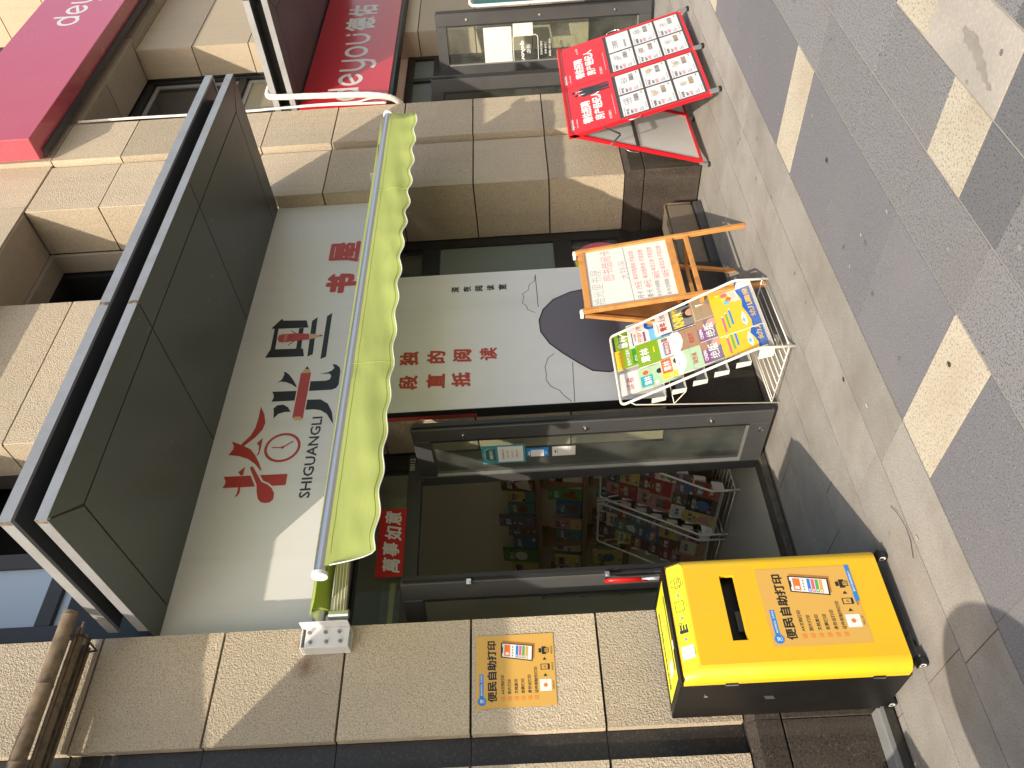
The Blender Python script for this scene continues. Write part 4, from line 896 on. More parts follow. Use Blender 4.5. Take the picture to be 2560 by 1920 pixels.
def amber_poster(F, u0, v0, Wd, Ht, par, kiosk):
    q = MB(); q.rect(F, u0, u0+Wd, v0, v0+Ht, 0.001, 'poster_amber'); q.build('sheet', par)
    q = MB(); X = lambda a: u0+a*Wd; Z = lambda t: v0+(1-t)*Ht; k = Wd/0.36
    w = 0.0016
    q.rect(F, X(.10), X(.46), Z(.095), Z(.045), w, 'print_blue'); q.disc(F, X(.095), Z(.075), 0.021*k, w+.0004, 'print_blue', 24)
    q.stroke(F, [(X(.075),Z(.09)),(X(.10),Z(.055)),(X(.118),Z(.06)),(X(.105),Z(.085)),(X(.075),Z(.055))], 0.003*k, w+.0008, 'print_white'); q.text(F, '云盒印', X(.095), Z(.108), 0.006*k, 'print_white', w+.0008)
    q.text(F, '自助扫码打印、方便快捷', X(.31), Z(.082), 0.009*k, 'print_white', w+.0006, bold=0.02)
    q.text(F, '便民自助打印', X(.50), Z(.262), 0.045*k, 'print_black', w, width=0.84*Wd, bold=0.015, fat=0.022)
    for i, t in enumerate(('A4文档打印','照片打印','文档复印','发票打印','身份证打印','证件照制作打印')):
        zz = Z(.358+.084*i); q.text(F, t, X(.175), zz, 0.0175*k, 'print_black', w, al='l', bold=0.012)
        a = X(.095); c = a+0.016*k; q.stroke(F, [(a,zz),(c,zz),(c,zz+.016*k),(a,zz+.016*k),(a,zz)], 0.0018*k, w, 'print_orange'); q.stroke(F, [(a+.003*k,zz+.009*k),(a+.007*k,zz+.004*k),(a+.014*k,zz+.013*k)], 0.002*k, w+.0004, 'print_orange')
    def ph(a, t):   # phone space -> sheet
        TL, TR, BL, BR = (.69,.327),(.887,.335),(.62,.715),(.827,.733)
        x = (TL[0]*(1-a)+TR[0]*a)*(1-t)+(BL[0]*(1-a)+BR[0]*a)*t; y = (TL[1]*(1-a)+TR[1]*a)*(1-t)+(BL[1]*(1-a)+BR[1]*a)*t
        return (X(x), Z(y))
    def pr(a0, a1, t0, t1, w, m): q.poly(F, [ph(a0,t0),ph(a1,t0),ph(a1,t1),ph(a0,t1)], w, m)
    q.poly(F, [(p[0]+0.010*k, p[1]-0.006*k) for p in (ph(0,.02),ph(1.04,.0),ph(1.04,1.03),ph(.0,1.04))], w, 'poster_amber_dark')
    pr(-.04,1.04,-.02,1.02,w+.0003,'print_black'); pr(.03,.97,.02,.98,w+.0006,'print_white')
    pr(.1,.9,.09,.28,w+.0009,'print_orange'); pr(.18,.38,.13,.24,w+.0012,'print_white')
    pr(.3,.7,.02,.045,w+.0009,'print_black')
    for i in range(4): pr(.12+.2*i,.24+.2*i,.34,.38,w+.0009,'print_grey')
    for i, m in enumerate(('print_blue','print_pink','print_green','poster_amber')): pr(.08,.92,.46+.105*i,.545+.105*i,w+.0009,m); pr(.14,.26,.485+.105*i,.52+.105*i,w+.0012,'print_white')
    q.rect(F, X(.195), X(.355), Z(.945), Z(.80), w, 'print_white'); q.disc(F, X(.275), Z(.872), 0.010*k, w+.0004, 'print_orange', 14)
    for u in (.41, .635): q.poly(F, [(X(u-.015),Z(.85)),(X(u-.015),Z(.90)),(X(u+.025),Z(.875))], w, 'print_black')
    q.rect(F, X(.485), X(.565), Z(.935), Z(.82), w, 'print_black'); q.rect(F, X(.494), X(.556), Z(.91), Z(.832), w+.0004, 'poster_amber'); q.text(F, '夫', X(.525), Z(.892), 0.014*k, 'print_black', w+.0008)
    q.rect(F, X(.70), X(.81), Z(.90), Z(.845), w, 'print_black'); q.rect(F, X(.725), X(.785), Z(.84), Z(.805), w, 'print_black'); q.rect(F, X(.72), X(.79), Z(.935), Z(.875), w+.0004, 'print_black'); q.rect(F, X(.73), X(.78), Z(.928), Z(.882), w+.0008, 'poster_amber')
    for i in range(3): q.rect(F, X(.738), X(.772), Z(.92-.013*i), Z(.915-.013*i), w+.0012, 'print_black')
    for u, t in ((.275,'扫码上传'),(.525,'完成支付'),(.755,'等待出印')): q.text(F, t, X(u), Z(.982), 0.0095*k, 'print_black', w)
    if kiosk: q.rect(F, X(.52), X(1.0), Z(1.0), Z(.955), w+.0006, 'print_blue'); q.text(F, '招商热线 4008500217', X(.78), Z(.99), 0.0105*k, 'print_white', w+.001, bold=0.02)
    q.build('lettering', par)
kp = thing('kiosk_poster', 'amber self-printing poster with a phone picture, on the yellow kiosk front', 'poster', (1.51, 3.21, 0.2), 'amber printing posters')
amber_poster(FK, 1.334, 0.197, 0.353, 0.408, kp, True)
wp = thing('wall_poster', 'amber self-printing poster with a phone picture, on the stone pillar', 'poster', (1.55, 3.845, 1.5), 'amber printing posters')
amber_poster(front(3.848), 1.370, 1.501, 0.361, 0.389, wp, False)
for z in (0.19, 0.79):
    mb = MB(); mb.box(1.2205, 1.2255, 3.285, 3.312, z-0.025, z+0.025, 'metal_black'); mb.cyl((1.2195,3.2975,z-0.026),(1.2195,3.2975,z+0.026), 0.004, 'chrome', 8); mb.build('hinge', KO)
mb = MB(); FL2 = leftface(1.2255); mb.poly(FL2, [(-3.49,0.575),(-3.455,0.59),(-3.455,0.63),(-3.49,0.615)], 0.0015, 'frame', w0=-0.001); mb.build('side_vent', KO)
mb = MB(); mb.box(1.766, 1.776, 3.30, 3.33, 0.50, 0.53, 'wire_white'); mb.build('latch', KO, bevel=.002, seg=1)
mb = MB(); mb.cyl((1.2258,3.42,.88),(1.2215,3.42,.88), .009, 'chrome', 12); mb.build('key_lock', KO)
for x, y in ((1.252,3.232),(1.735,3.232),(1.246,3.655),(1.735,3.655)):
    mb = MB(); mb.box(x-0.02, x+0.02, y-0.02, y+0.02, 0.044, 0.05, 'metal_black'); mb.cyl((x-0.012,y+0.01,0.026),(x+0.012,y+0.01,0.026), 0.0255, 'rubber', 18)
    mb.cyl((x-0.0135,y+0.01,0.026),(x-0.0122,y+0.01,0.026), 0.016, 'plastic_white', 16); mb.cyl((x-0.0145,y+0.01,0.026),(x-0.0136,y+0.01,0.026), 0.008, 'rubber', 12); mb.box(x+0.014,x+0.017,y-0.01,y+0.02,0.02,0.044,'metal_black'); mb.build('castor', KO)
for x, y in ((1.25,3.66),(1.70,3.67),(1.735,3.67)):
    mb = MB(); mb.cyl((x,y,0.9962),(x,y,1.004), 0.005, 'chrome', 8); mb.build('screw', KO)

# ================================================================ white wire magazine rack
def rack_parts(P, full=True):
    sl = 0.545
    def ys(z): return max(0.0, (z-0.213)*sl)
    def arc(a, c, b, n=4):
        a, c, b = Vector(a), Vector(c), Vector(b)
        return [a*(1-t)**2+c*2*t*(1-t)+b*t*t for t in [i/n for i in range(n+1)]]
    pts = [(0,0,0)] + arc((0,0,0.19),(0,0,0.213),(0,ys(.24),0.24)) + arc((0,0.405,0.957),(0,0.417,0.982),(0.03,0.42,0.985)) + arc((0.60,0.42,0.985),(0.63,0.417,0.982),(0.63,0.405,0.957)) + arc((0.63,ys(.24),0.24),(0.63,0,0.213),(0.63,0,0.19)) + [(0.63,0,0)]
    mb = MB(); mb.tube(pts, 0.0085, 'wire_white', 10); mb.build('main_frame', P, smooth=True, local=True)
    mb = MB()
    for x in (0, 0.63):
        mb.tube([(x,0.40,0.925),(x,0.42,0.90),(x,0.475,0.004)], 0.0042, 'wire_white', 8)
        mb.tube([(x,0.0,0.036),(x,0.468,0.055)], 0.004, 'wire_white', 8)
    mb.tube([(0,0.472,0.055),(0.63,0.472,0.055)], 0.004, 'wire_white', 8); mb.tube([(0,0.0,0.036),(0.63,0.0,0.036)], 0.004, 'wire_white', 8)
    mb.tube([(0,0.43,0.66),(0.63,0.43,0.66)], 0.003, 'wire_white', 6); mb.tube([(0,0.43,0.66),(0,0.33,0.60)], 0.003, 'wire_white', 6)
    mb.build('rear_leg', P, smooth=True, local=True)
    for i in range(7):
        y = 0.06+0.062*i; mb = MB(); mb.tube([(0,y,0.042+0.04*y),(0.63,y,0.042+0.04*y)], 0.0028, 'wire_white', 6); mb.build('shelf_wire', P, smooth=True, local=True)
    for k in range(6):
        z0 = 0.115+0.12*k; yb = 0.072+0.065*k; yf = 0.004 if k == 0 else 0.040+0.065*k
        mb = MB(); mb.box(0.004, 0.626, yf, yb, z0, z0+0.003, 'wire_white')
        for x in (0.002, 0.625):
            zt = z0+0.085; F = Fr((x+0.0015, 0, 0), (0,1,0), (0,0,1))
            mb.poly(F, [(yf, z0),(yb, z0),(yb+0.022, zt),(yf+0.012, zt)], 0.0015, 'wire_white', w0=-0.0015)
        mb.build('pocket', P, local=True)
        mb = MB(); F = Fr((0.006, yf, z0+0.003), (1,0,0), (0,0.25,1)); mb.fbox(F, 0, 0.618, 0, 0.062, -0.002, 0, 'clear_plastic'); mb.build('pocket_lip', P, local=True)
RZ = R_(3.1)
RK = thing('magazine_rack', 'white wire magazine rack full of magazines in front of the white panel', 'magazine rack', (3.162, 3.359, 0), 'white wire racks', rz=RZ)
rack_parts(RK)
for i, (loc, lb) in enumerate((((3.30,5.66,0.021),'white wire rack inside the dim shop, the nearer one by the doorway'),((3.33,6.42,0.021),'white wire rack inside the dim shop, the farther one behind the first'))):
    r = copy_tree(RK); r.location = loc; r.rotation_euler = (0,0,R_(-90)); r['label'] = lb

# ---------------------------------------------------------------- magazines in the rack
def magazine(k, x0, wd, top, label, base, art, name='magazine', th=0.007, dy=0.0, dx=0.0):
    """k: pocket, x0: left edge along the rack, top: length up the pocket slope"""
    t = R_(22); ex = Vector((math.cos(RZ), math.sin(RZ), 0)); ey = Vector((-math.sin(RZ), math.cos(RZ), 0)); ez = Vector((0,0,1))
    O = Vector((3.162,3.359,0)) + ex*x0 + ey*(0.050+0.065*k+dy) + ez*(0.121+0.12*k)
    U = ey*math.sin(t)+ez*math.cos(t)
    if dx: Rr = (ex*math.cos(dx)+U*math.sin(dx)); U = (U*math.cos(dx)-ex*math.sin(dx)); ex = Rr
    F = Fr(O, ex, U)
    D = thing(name, label, 'magazine', O, 'magazines in the white rack')
    mb = MB(); mb.fbox(F, 0, wd, 0, top, -th, -0.0012, 'paper_plain'); mb.build('pages', D)
    mb = MB(); mb.fbox(F, -0.0006, wd+0.0006, 0, top+0.0006, -0.0012, 0, base); mb.build('cover', D)
    q = MB(); art(q, F, wd, top); q.build('cover_print', D)
for n, c in (('mag_green',(0.20,0.36,0.015)),('mag_lime',(0.55,0.62,0.02)),('mag_skyblue',(0.16,0.45,0.75)),('mag_deepblue',(0.015,0.10,0.42)),('mag_teal',(0.03,0.36,0.42)),('mag_orange',(0.80,0.13,0.02)),
             ('mag_brown',(0.36,0.21,0.115)),('mag_paleg',(0.42,0.58,0.36)),('mag_green2',(0.03,0.26,0.03)),('mag_purple',(0.20,0.145,0.20)),('mag_violet',(0.22,0.08,0.22)),('mag_tan',(0.33,0.24,0.14)),('mag_yellow',(0.80,0.47,0.02)),
             ('mag_black',(0.03,0.028,0.03)),('mag_cream',(0.66,0.60,0.50)),('mag_skin',(0.55,0.30,0.20)),('mag_grey',(0.20,0.19,0.20)),('mag_gold',(0.72,0.58,0.04))): mat(n, c, 0.3)
W_ = 0.0006
def a_yilin(bg='mag_green', big=True, lower=None):
    def art(q, F, w, h):
        if lower: q.rect(F, 0, w, 0, h*0.42, W_*.5, lower)
        q.text(F, '意林', w*0.42, h-0.085, 0.062, 'print_white', W_*2, width=w*0.62, bold=0.0, fat=0.03, skew=0.08)
        q.text(F, '励志故事绘', w*0.4, h-0.018, 0.009, 'mag_lime', W_*2)
    return art
def a_big(q, F, w, h):
    q.disc(F, w*0.62, h*0.10, 0.062, W_*.6, 'mag_gold', 22); q.rect(F, 0, w, h*0.02, h*0.22, W_*.4, 'mag_paleg')
    q.text(F, '意林', w*0.44, h-0.082, 0.058, 'print_white', W_*2, width=w*0.62, bold=0.0, fat=0.03, skew=0.08); q.stroke(F, [(0.01,h-0.10),(w-0.01,h-0.10)], 0.001, W_*2, 'mag_lime')
    q.rect(F, w*0.45, w*0.72, h-0.122, h-0.112, W_*2, 'mag_gold'); q.text(F, '二〇二二合订本', w*0.6, h-0.02, 0.009, 'mag_lime', W_*2)
def a_zuowen(q, F, w, h):
    q.rect(F, 0, w, h-0.055, h, W_, 'mag_gold'); q.text(F, '2022年第4季', w*.5, h-0.04, 0.02, 'mag_orange', W_*2, width=w*.8)
    q.text(F, '意林作文素材', w*.5, h-0.10, 0.028, 'print_white', W_*2, width=w*.86, bold=.01); q.rect(F, w*.1, w, 0, h-0.115, W_, 'mag_green2'); q.text(F, '成长', w*.35, h-.155, .03, 'print_white', W_*2)
def a_duzhe(q, F, w, h):
    q.rect(F, 0, w, 0, h*0.48, W_, 'mag_black'); q.disc(F, w*.7, h*.40, .03, W_*2, 'mag_skin', 16); q.text(F, '读者', w*.42, h-.088, .05, 'print_red', W_*2, width=w*.6, bold=-.005, skew=.15); q.rect(F, w*.3,w*.8,h*.2,h*.3,W_*2,'mag_grey')
def a_globe(q, F, w, h):
    q.rect(F, 0, w, 0, h*.5, W_*.4, 'mag_skyblue'); q.disc(F, w*.72, h*.42, .048, W_, 'mag_deepblue', 24); q.disc(F, w*.70, h*.43, .02, W_*2, 'mag_tan', 8); q.disc(F, w*.2, h*.12, .05, W_, 'mag_deepblue', 20)
    q.text(F, '环球科学', w*.45, h-.095, .032, 'print_red_light', W_*2, width=w*.72); q.text(F, '中学地理版', w*.36, h-.055, .014, 'print_red', W_*2); q.rect(F, w*.08, w*.5, h-.118, h-.104, W_*2, 'mag_violet'); q.stroke(F, [(w*.05,h-.028),(w*.6,h-.028)], .006, W_*2, 'mag_deepblue')
def a_qingnian(q, F, w, h):
    q.rect(F, 0, w, 0, h*.35, W_*.4, 'mag_skyblue'); q.text(F, '青年', w*.28, h-.085, .05, 'print_red', W_*2, width=w*.42, bold=.03); q.text(F, '文摘', w*.68, h-.085, .036, 'mag_violet', W_*2, width=w*.34); q.poly(F, [(w*.72,h),(w,h),(w,h-.04)], W_*2, 'mag_gold'); q.stroke(F, [(w*.1,h-.025),(w*.5,h-.025)],.003,W_*2,'print_red_light'); q.rect(F, w*.1, w*.9, h*.12, h*.3, W_, 'mag_grey')
def a_teal(q, F, w, h):
    q.rect(F, 0, w, 0, h, W_*.3, 'mag_paleg'); q.rect(F, w*.08, w*.6, h-.088, h-.01, W_, 'mag_teal'); q.text(F, '意林', w*.34, h-.078, .05, 'print_white', W_*2, width=w*.42, bold=.02); q.disc(F, w*.75, h*.82, .02, W_*1.4, 'mag_orange', 10); q.disc(F, w*.62, h*.42, .026, W_*1.4, 'mag_skin', 14); q.disc(F, w*.64, h*.48, .022, W_*1.8, 'mag_black', 12); q.rect(F, w*.3, w*.95, h*.08, h*.32, W_*1.4, 'mag_violet'); q.rect(F, w*.06,w*.2,h-.12,h-.10,W_*1.6,'print_white')
def a_tebie(q, F, w, h):
    q.rect(F, w*.06, w*.72, h-.066, h-.022, W_, 'mag_skyblue'); q.rect(F, w*.08, w*.74, h-.064, h-.03, W_*1.5, 'print_red'); q.text(F, '特别关注', w*.41, h-.06, .026, 'print_white', W_*2.4, width=w*.58, bold=.02); q.rect(F, w*.78, w*.94, h-.06, h-.02, W_*2, 'mag_grey'); q.rect(F, w*.1, w*.9, h*.3, h*.55, W_, 'mag_grey')
def a_orange(q, F, w, h):
    q.rect(F, 0, w, 0, h, W_*.3, 'mag_cream'); q.rect(F, w*.28, w*.98, h-.072, h-.008, W_, 'mag_orange'); q.text(F, '意林', w*.62, h-.066, .05, 'print_white', W_*2, width=w*.5, bold=.03); q.rect(F, 0, w*.28, h-.12, h, W_*.8, 'mag_gold'); q.text(F, '绘', w*.14, h-.07, .024, 'print_white', W_*2); q.disc(F, w*.7, h*.5, .03, W_*1.2, 'mag_skin', 12); q.disc(F, w*.75, h*.56, .026, W_*1.6, 'mag_black', 12)
    for i in range(6): q.stroke(F, [(w*.1+i*.02,h*.1),(w*.14+i*.022,h*.5)], .006, W_*1.1, random.choice(('print_white','mag_gold')))
def a_cinema(q, F, w, h):
    q.rect(F, .008, w-.008, .008, h-.008, W_, 'mag_grey'); q.disc(F, w*.62, h*.52, .05, W_*1.4, 'mag_black', 18); q.disc(F, w*.62, h*.46, .034, W_*1.8, 'mag_skin', 16); q.text(F, 'KNPA', w*.42, h-.085, .068, 'mag_gold', W_*2.4, width=w*.72, bold=.05); q.text(F, '特刊', w*.78, h-.055, .036, 'mag_gold', W_*2.6, width=w*.34, bold=.05); q.stroke(F, [(w*.1,h*.2),(w*.6,h*.2)],.006,W_*2,'mag_gold')
def a_map(col, title, dark):
    def art(q, F, w, h):
        q.rect(F, 0, w, 0, h, W_*.3, col); q.poly(F, [(0,h),(w,h),(w,h-.045),(w*.8,h-.06),(w*.5,h-.066),(w*.2,h-.052),(0,h-.03)], W_, 'print_white'); q.rect(F, 0, w, 0, h*.38, W_*.6, dark); q.text(F, title, w*.46, h-.135, .034, 'print_red', W_*2, width=w*.5, bold=.01); q.stroke(F, [(w*.35,h-.018),(w*.62,h-.018)], .003, W_*2, 'mag_grey'); q.disc(F, w*.3, h*.25, .02, W_, 'print_white', 5)
    return art
def a_vintage(q, F, w, h):
    q.stroke(F, [(w*.06,h*.5),(w*.06,h-.012),(w*.94,h-.012)], .003, W_, 'mag_cream'); q.disc(F, w*.70, h*.42, .040, W_, 'mag_brown', 16); q.disc(F, w*.70, h*.40, .028, W_*1.6, 'mag_skin', 14); q.disc(F, w*.70, h*.52, .020, W_*2, 'mag_grey', 10); q.text(F, '往事', w*.25, h*.30, .03, 'print_white', W_*2)
    for i in range(5): q.stroke(F, [(w*.12,h-.03-.02*i),(w*(.5+.08*(i%3)),h-.03-.02*i)], .002, W_, 'mag_brown')
def a_jueban(q, F, w, h):
    q.rect(F, 0, w, h-.05, h, W_*.4, 'mag_violet'); q.text(F, 'CINEMA', w*.36, h-.030, .022, 'print_white', W_*2, width=w*.5, bold=.02); q.text(F, '绝版', w*.44, h-.105, .062, 'print_white', W_*2, width=w*.70, bold=.05, skew=.05); q.rect(F, 0, w, 0, h*.42, W_*.5, 'mag_grey'); q.disc(F, w*.8, h*.58, .036, W_, 'mag_skin', 12); q.text(F, '不朽', w*.3, h*.40, .03, 'print_white', W_*2); q.rect(F, w*.62, w, h-.05, h, W_*1.2, 'mag_brown')
def a_child(q, F, w, h, right=True):
    k = w
    q.poly(F, [(0,0),(w,0),(w,h*.30),(w*.86,h*.36),(w*.72,h*.30),(w*.60,h*.26),(w*.45,h*.30),(w*.30,h*.24),(w*.15,h*.20),(0,h*.22)], W_, 'mag_deepblue')
    for i, (m, u) in enumerate((('print_pink',.04),('print_green',.16),('print_blue',.28))): q.rect(F, u*.2+.012, u*.2+.15, h-.05-.026*i, h-.038-.026*i, W_*2, m); q.disc(F, u*.2+.152, h-.044-.026*i, .006, W_*2.6, 'print_white', 8)
    q.poly(F, [(.02,h*.34),(.06,h*.42),(.11,h*.40),(.16,h*.34),(.12,h*.28),(.05,h*.28)], W_*1.6, 'mag_cream'); q.poly(F, [(.05,h*.36),(.08,h*.40),(.10,h*.36),(.08,h*.32)], W_*2.2, 'mag_skyblue')
    if right:
        q.poly(F, [(w*.60,h*.30),(w*.62,h*.50),(w*.86,h*.55),(w*.88,h*.34)], W_*1.6, 'mag_cream')
        for u, v, m in ((.64,.62,'mag_skyblue'),(.72,.66,'mag_gold'),(.80,.64,'print_pink'),(.88,.60,'mag_skyblue'),(.70,.56,'mag_orange')): q.disc(F, w*u, h*v, .020, W_*2, m, 14)
        for i in range(3): q.stroke(F, [(w*.66,h*(.38+.04*i)),(w*.82,h*(.40+.04*i))], .003, W_*2.4, 'print_grey')
    q.text(F, '幼儿画报' if right else '幼儿', w*.5, .012, .035, 'mag_yellow', W_*2, width=w*.62, bold=.04)
MG = 'magazines'
magazine(5, 0.518, 0.190, 0.250, 'small olive green magazine with white brush title, top right of the white rack', 'mag_green', a_yilin())
magazine(5, 0.350, 0.180, 0.262, 'green magazine with a yellow top band, top middle of the white rack', 'mag_green', a_zuowen, dy=-.004)
magazine(5, 0.120, 0.185, 0.262, 'white magazine with red handwritten title, top left corner of the white rack', 'paper_plain', a_duzhe, dx=-.04)
magazine(4, 0.505, 0.222, 0.288, 'white and sky blue magazine showing a globe, second row right of the rack', 'paper_plain', a_globe)
magazine(4, 0.300, 0.205, 0.253, 'large grass green magazine with white brush title, middle of the second row', 'mag_green', a_big, th=0.018, dy=-.004)
magazine(4, 0.112, 0.175, 0.266, 'pale magazine with a teal title square, second row left of the rack', 'mag_paleg', a_teal)
magazine(3, 0.522, 0.196, 0.238, 'white magazine with bold red title and a yellow corner, third row right', 'paper_plain', a_qingnian, th=0.012)
magazine(3, 0.305, 0.175, 0.232, 'white magazine with a red title box, middle of the third row', 'paper_plain', a_tebie)
magazine(3, 0.120, 0.170, 0.252, 'colourful magazine with an orange title square, third row left', 'mag_cream', a_orange)
magazine(2, 0.492, 0.198, 0.258, 'dark magazine with yellow block letters and a face, right side of the rack', 'mag_black', a_cinema)
magazine(2, 0.296, 0.180, 0.276, 'brown atlas with a white curved top and red title, centre of the rack', 'mag_brown', a_map('mag_brown', '西安市', 'mag_brown'))
magazine(2, 0.112, 0.188, 0.284, 'pale and dark green atlas with a white curved top, left side of the rack', 'mag_paleg', a_map('mag_paleg', '陕西省', 'mag_green2'))
magazine(1, 0.480, 0.218, 0.248, 'sepia brown magazine with an old portrait, above the yellow one on the right', 'mag_tan', a_vintage)
magazine(1, 0.292, 0.180, 0.246, 'purple film magazine with white title, the right one of the pair', 'mag_purple', a_jueban, dy=-.006)
magazine(1, 0.108, 0.186, 0.252, 'purple film magazine with white title, the left one of the pair', 'mag_purple', a_jueban)
magazine(0, 0.262, 0.432, 0.256, 'wide yellow and blue picture magazine at the front, fully visible', 'mag_yellow', a_child, dy=-.008, th=0.009)
magazine(0, 0.085, 0.30, 0.262, 'yellow and blue picture magazine at the front, half hidden behind its twin', 'mag_yellow', lambda q, F, w, h: a_child(q, F, w, h, False))

# ================================================================ wooden easel with whiteboard
EA = thing('easel', 'wooden easel with a handwritten whiteboard of lending card prices beside the rack', 'easel', (4.1, 3.65, 0))
fl0, fl1 = Vector((3.800,3.446,0)), Vector((3.808,3.600,1.165)); fr0, fr1 = Vector((4.408,3.446,0)), Vector((4.408,3.600,1.165))
up = (0, -1, 0.13)
def leg(a, c, w=0.030, h=0.030):
    mb = MB(); mb.bar(a, c, w, h, 'wood', up=up); return mb
leg(fl0, fl1).build('front_leg', EA, bevel=0.003, seg=1); leg(fr0, fr1).build('front_leg', EA, bevel=0.003, seg=1)
leg(Vector((3.815,3.875,0)), Vector((3.812,3.640,1.150)), .028, .026).build('rear_leg', EA, bevel=0.003, seg=1); leg(Vector((4.435,3.875,0)), Vector((4.406,3.640,1.150)), .028, .026).build('rear_leg', EA, bevel=0.003, seg=1)
FE = Fr(fl0, (1,0,0), (fl1-fl0)); LE = (fl1-fl0).length; WE = 0.608
bz0, bz1 = 0.500, 1.160
mb = MB(); mb.fbox(FE, 0.016, WE-0.016, bz1-0.045, bz1, -0.012, 0.012, 'wood'); mb.build('top_rail', EA, bevel=0.003, seg=1)
mb = MB(); mb.fbox(FE, 0.016, WE-0.016, bz0, bz0+0.050, -0.012, 0.012, 'wood'); mb.build('bottom_rail', EA, bevel=0.003, seg=1)
mb = MB(); mb.fbox(FE, 0.016, WE-0.016, bz0+0.048, bz1-0.043, -0.008, 0.001, 'board_white'); mb.build('whiteboard', EA)
B0, B1 = bz0+0.050, bz1-0.045; HB = B1-B0; UW_ = WE-0.034
q = MB(); w = 0.0018
def wr_(t, u, top, h, m, wid, skew=.05, bold=-.018): q.text(FE, t, 0.017+u*UW_, B1-top*HB-h, h, m, w, width=wid*UW_, al='l', bold=bold, skew=skew)
mat('pen_black', (0.05,0.05,0.05), 0.5); mat('pen_red', (0.62,0.03,0.045), 0.5); mat('pen_grey', (0.2,0.2,0.2), 0.5)
wr_('拾光里书屋', .035, .035, .075, 'pen_grey', .60, bold=-.022); wr_('图书借阅卡', .42, .185, .075, 'pen_red', .55, bold=-.018); wr_('大特惠……', .40, .385, .06, 'pen_grey', .55, bold=-.022)
q.stroke(FE, [(0.02, B1-.50*HB), (0.017+UW_-.01, B1-.475*HB)], .0022, w, 'pen_black')
for i, (a, c, d) in enumerate((('月卡','19元','单次可借两本 不限次数'),('季卡','49元','单次借两本 不限次数'),('年卡(不含假期)','360元','单次三本 不限次数'),('年卡(含假期)','500元','单次五本 不限次数'))):
    t = .545+.112*i
    wr_(a, .035, t, .042 if i < 2 else .034, 'pen_black', .13 if i < 2 else .27, bold=-.012); wr_(c, .20 if i < 2 else .33, t-.005, .045, 'pen_red', .13, bold=-.010); wr_(d, .37 if i < 2 else .48, t-.012, .034, 'pen_red', .52 if i < 2 else .43, bold=-.012)
q.build('handwriting', EA)
FB_ = Fr((3.815,3.875,0), (1,0,0), Vector((0,-0.235,1.15)))
mb = MB(); mb.fbox(FB_, 0.012, 0.60, 0.50, 1.15, -0.010, 0.004, 'ply'); mb.build('rear_board', EA)
mb = MB(); mb.fbox(FB_, 0.012, 0.60, 0.47, 0.50, -0.012, 0.012, 'wood'); mb.fbox(FB_, 0.012, 0.60, 1.12, 1.165, -0.014, 0.010, 'wood'); mb.build('rear_rail', EA)
mb = MB(); mb.bar((3.80,3.50,0.405),(4.415,3.50,0.405), .022, .030, 'wood'); mb.build('cross_bar', EA, bevel=.002, seg=1)
mb = MB(); mb.bar((3.81,3.50,0.40),(3.81,3.80,0.36), .018, .026, 'wood'); mb.build('side_brace', EA); mb = MB(); mb.bar((4.41,3.50,0.40),(4.425,3.80,0.36), .018, .026, 'wood'); mb.build('side_brace', EA)
mb = MB(); mb.bar((3.83,3.80,0.36),(4.41,3.80,0.36), .016, .022, 'wood'); mb.build('rear_bar', EA)
for x in (3.808, 4.408):
    mb = MB(); mb.box(x-0.018, x+0.018, 3.595, 3.648, 1.160, 1.182, 'plastic_white'); mb.box(x-0.012, x+0.012, 3.600, 3.612, 1.150, 1.186, 'plastic_white'); mb.build('top_hinge', EA, bevel=.002, seg=1)
# low brown box under the window
BX = thing('storage_box', 'low brown fabric covered bench box under the window, behind the easel', 'box', (5.05, 4.2, 0))
mb = MB(); mb.box(4.52, 5.575, 4.08, 4.34, 0.075, 0.315, 'concrete_block'); mb.build('box_body', BX, bevel=0.03, seg=3)
mb = MB(); mb.tube([(5.578,4.085,0.09),(5.578,4.085,0.27),(5.565,4.08,0.305),(5.53,4.078,0.318),(4.55,4.078,0.318)], .009, 'bamboo', 8); mb.build('piping', BX, smooth=True)
mb = MB(); mb.box(4.53, 5.585, 4.07, 4.34, 0.0, 0.074, 'frame'); mb.build('base_skirt', BX, bevel=0.012, seg=2)
ck = thing('plastic_stool', 'faded pink plastic item standing in shadow behind the easel legs', 'stool', (4.0, 4.0, 0))
mb = MB(); mb.add([(3.93,3.98,0),(4.20,3.98,0),(4.17,4.02,0.30),(3.96,4.02,0.30),(3.93,4.06,0),(4.20,4.06,0),(4.17,4.04,0.30),(3.96,4.04,0.30)], [(0,1,2,3),(4,7,6,5),(3,2,6,7),(0,3,7,4),(1,5,6,2)], 'banner_red'); mb.build('seat_shell', ck)

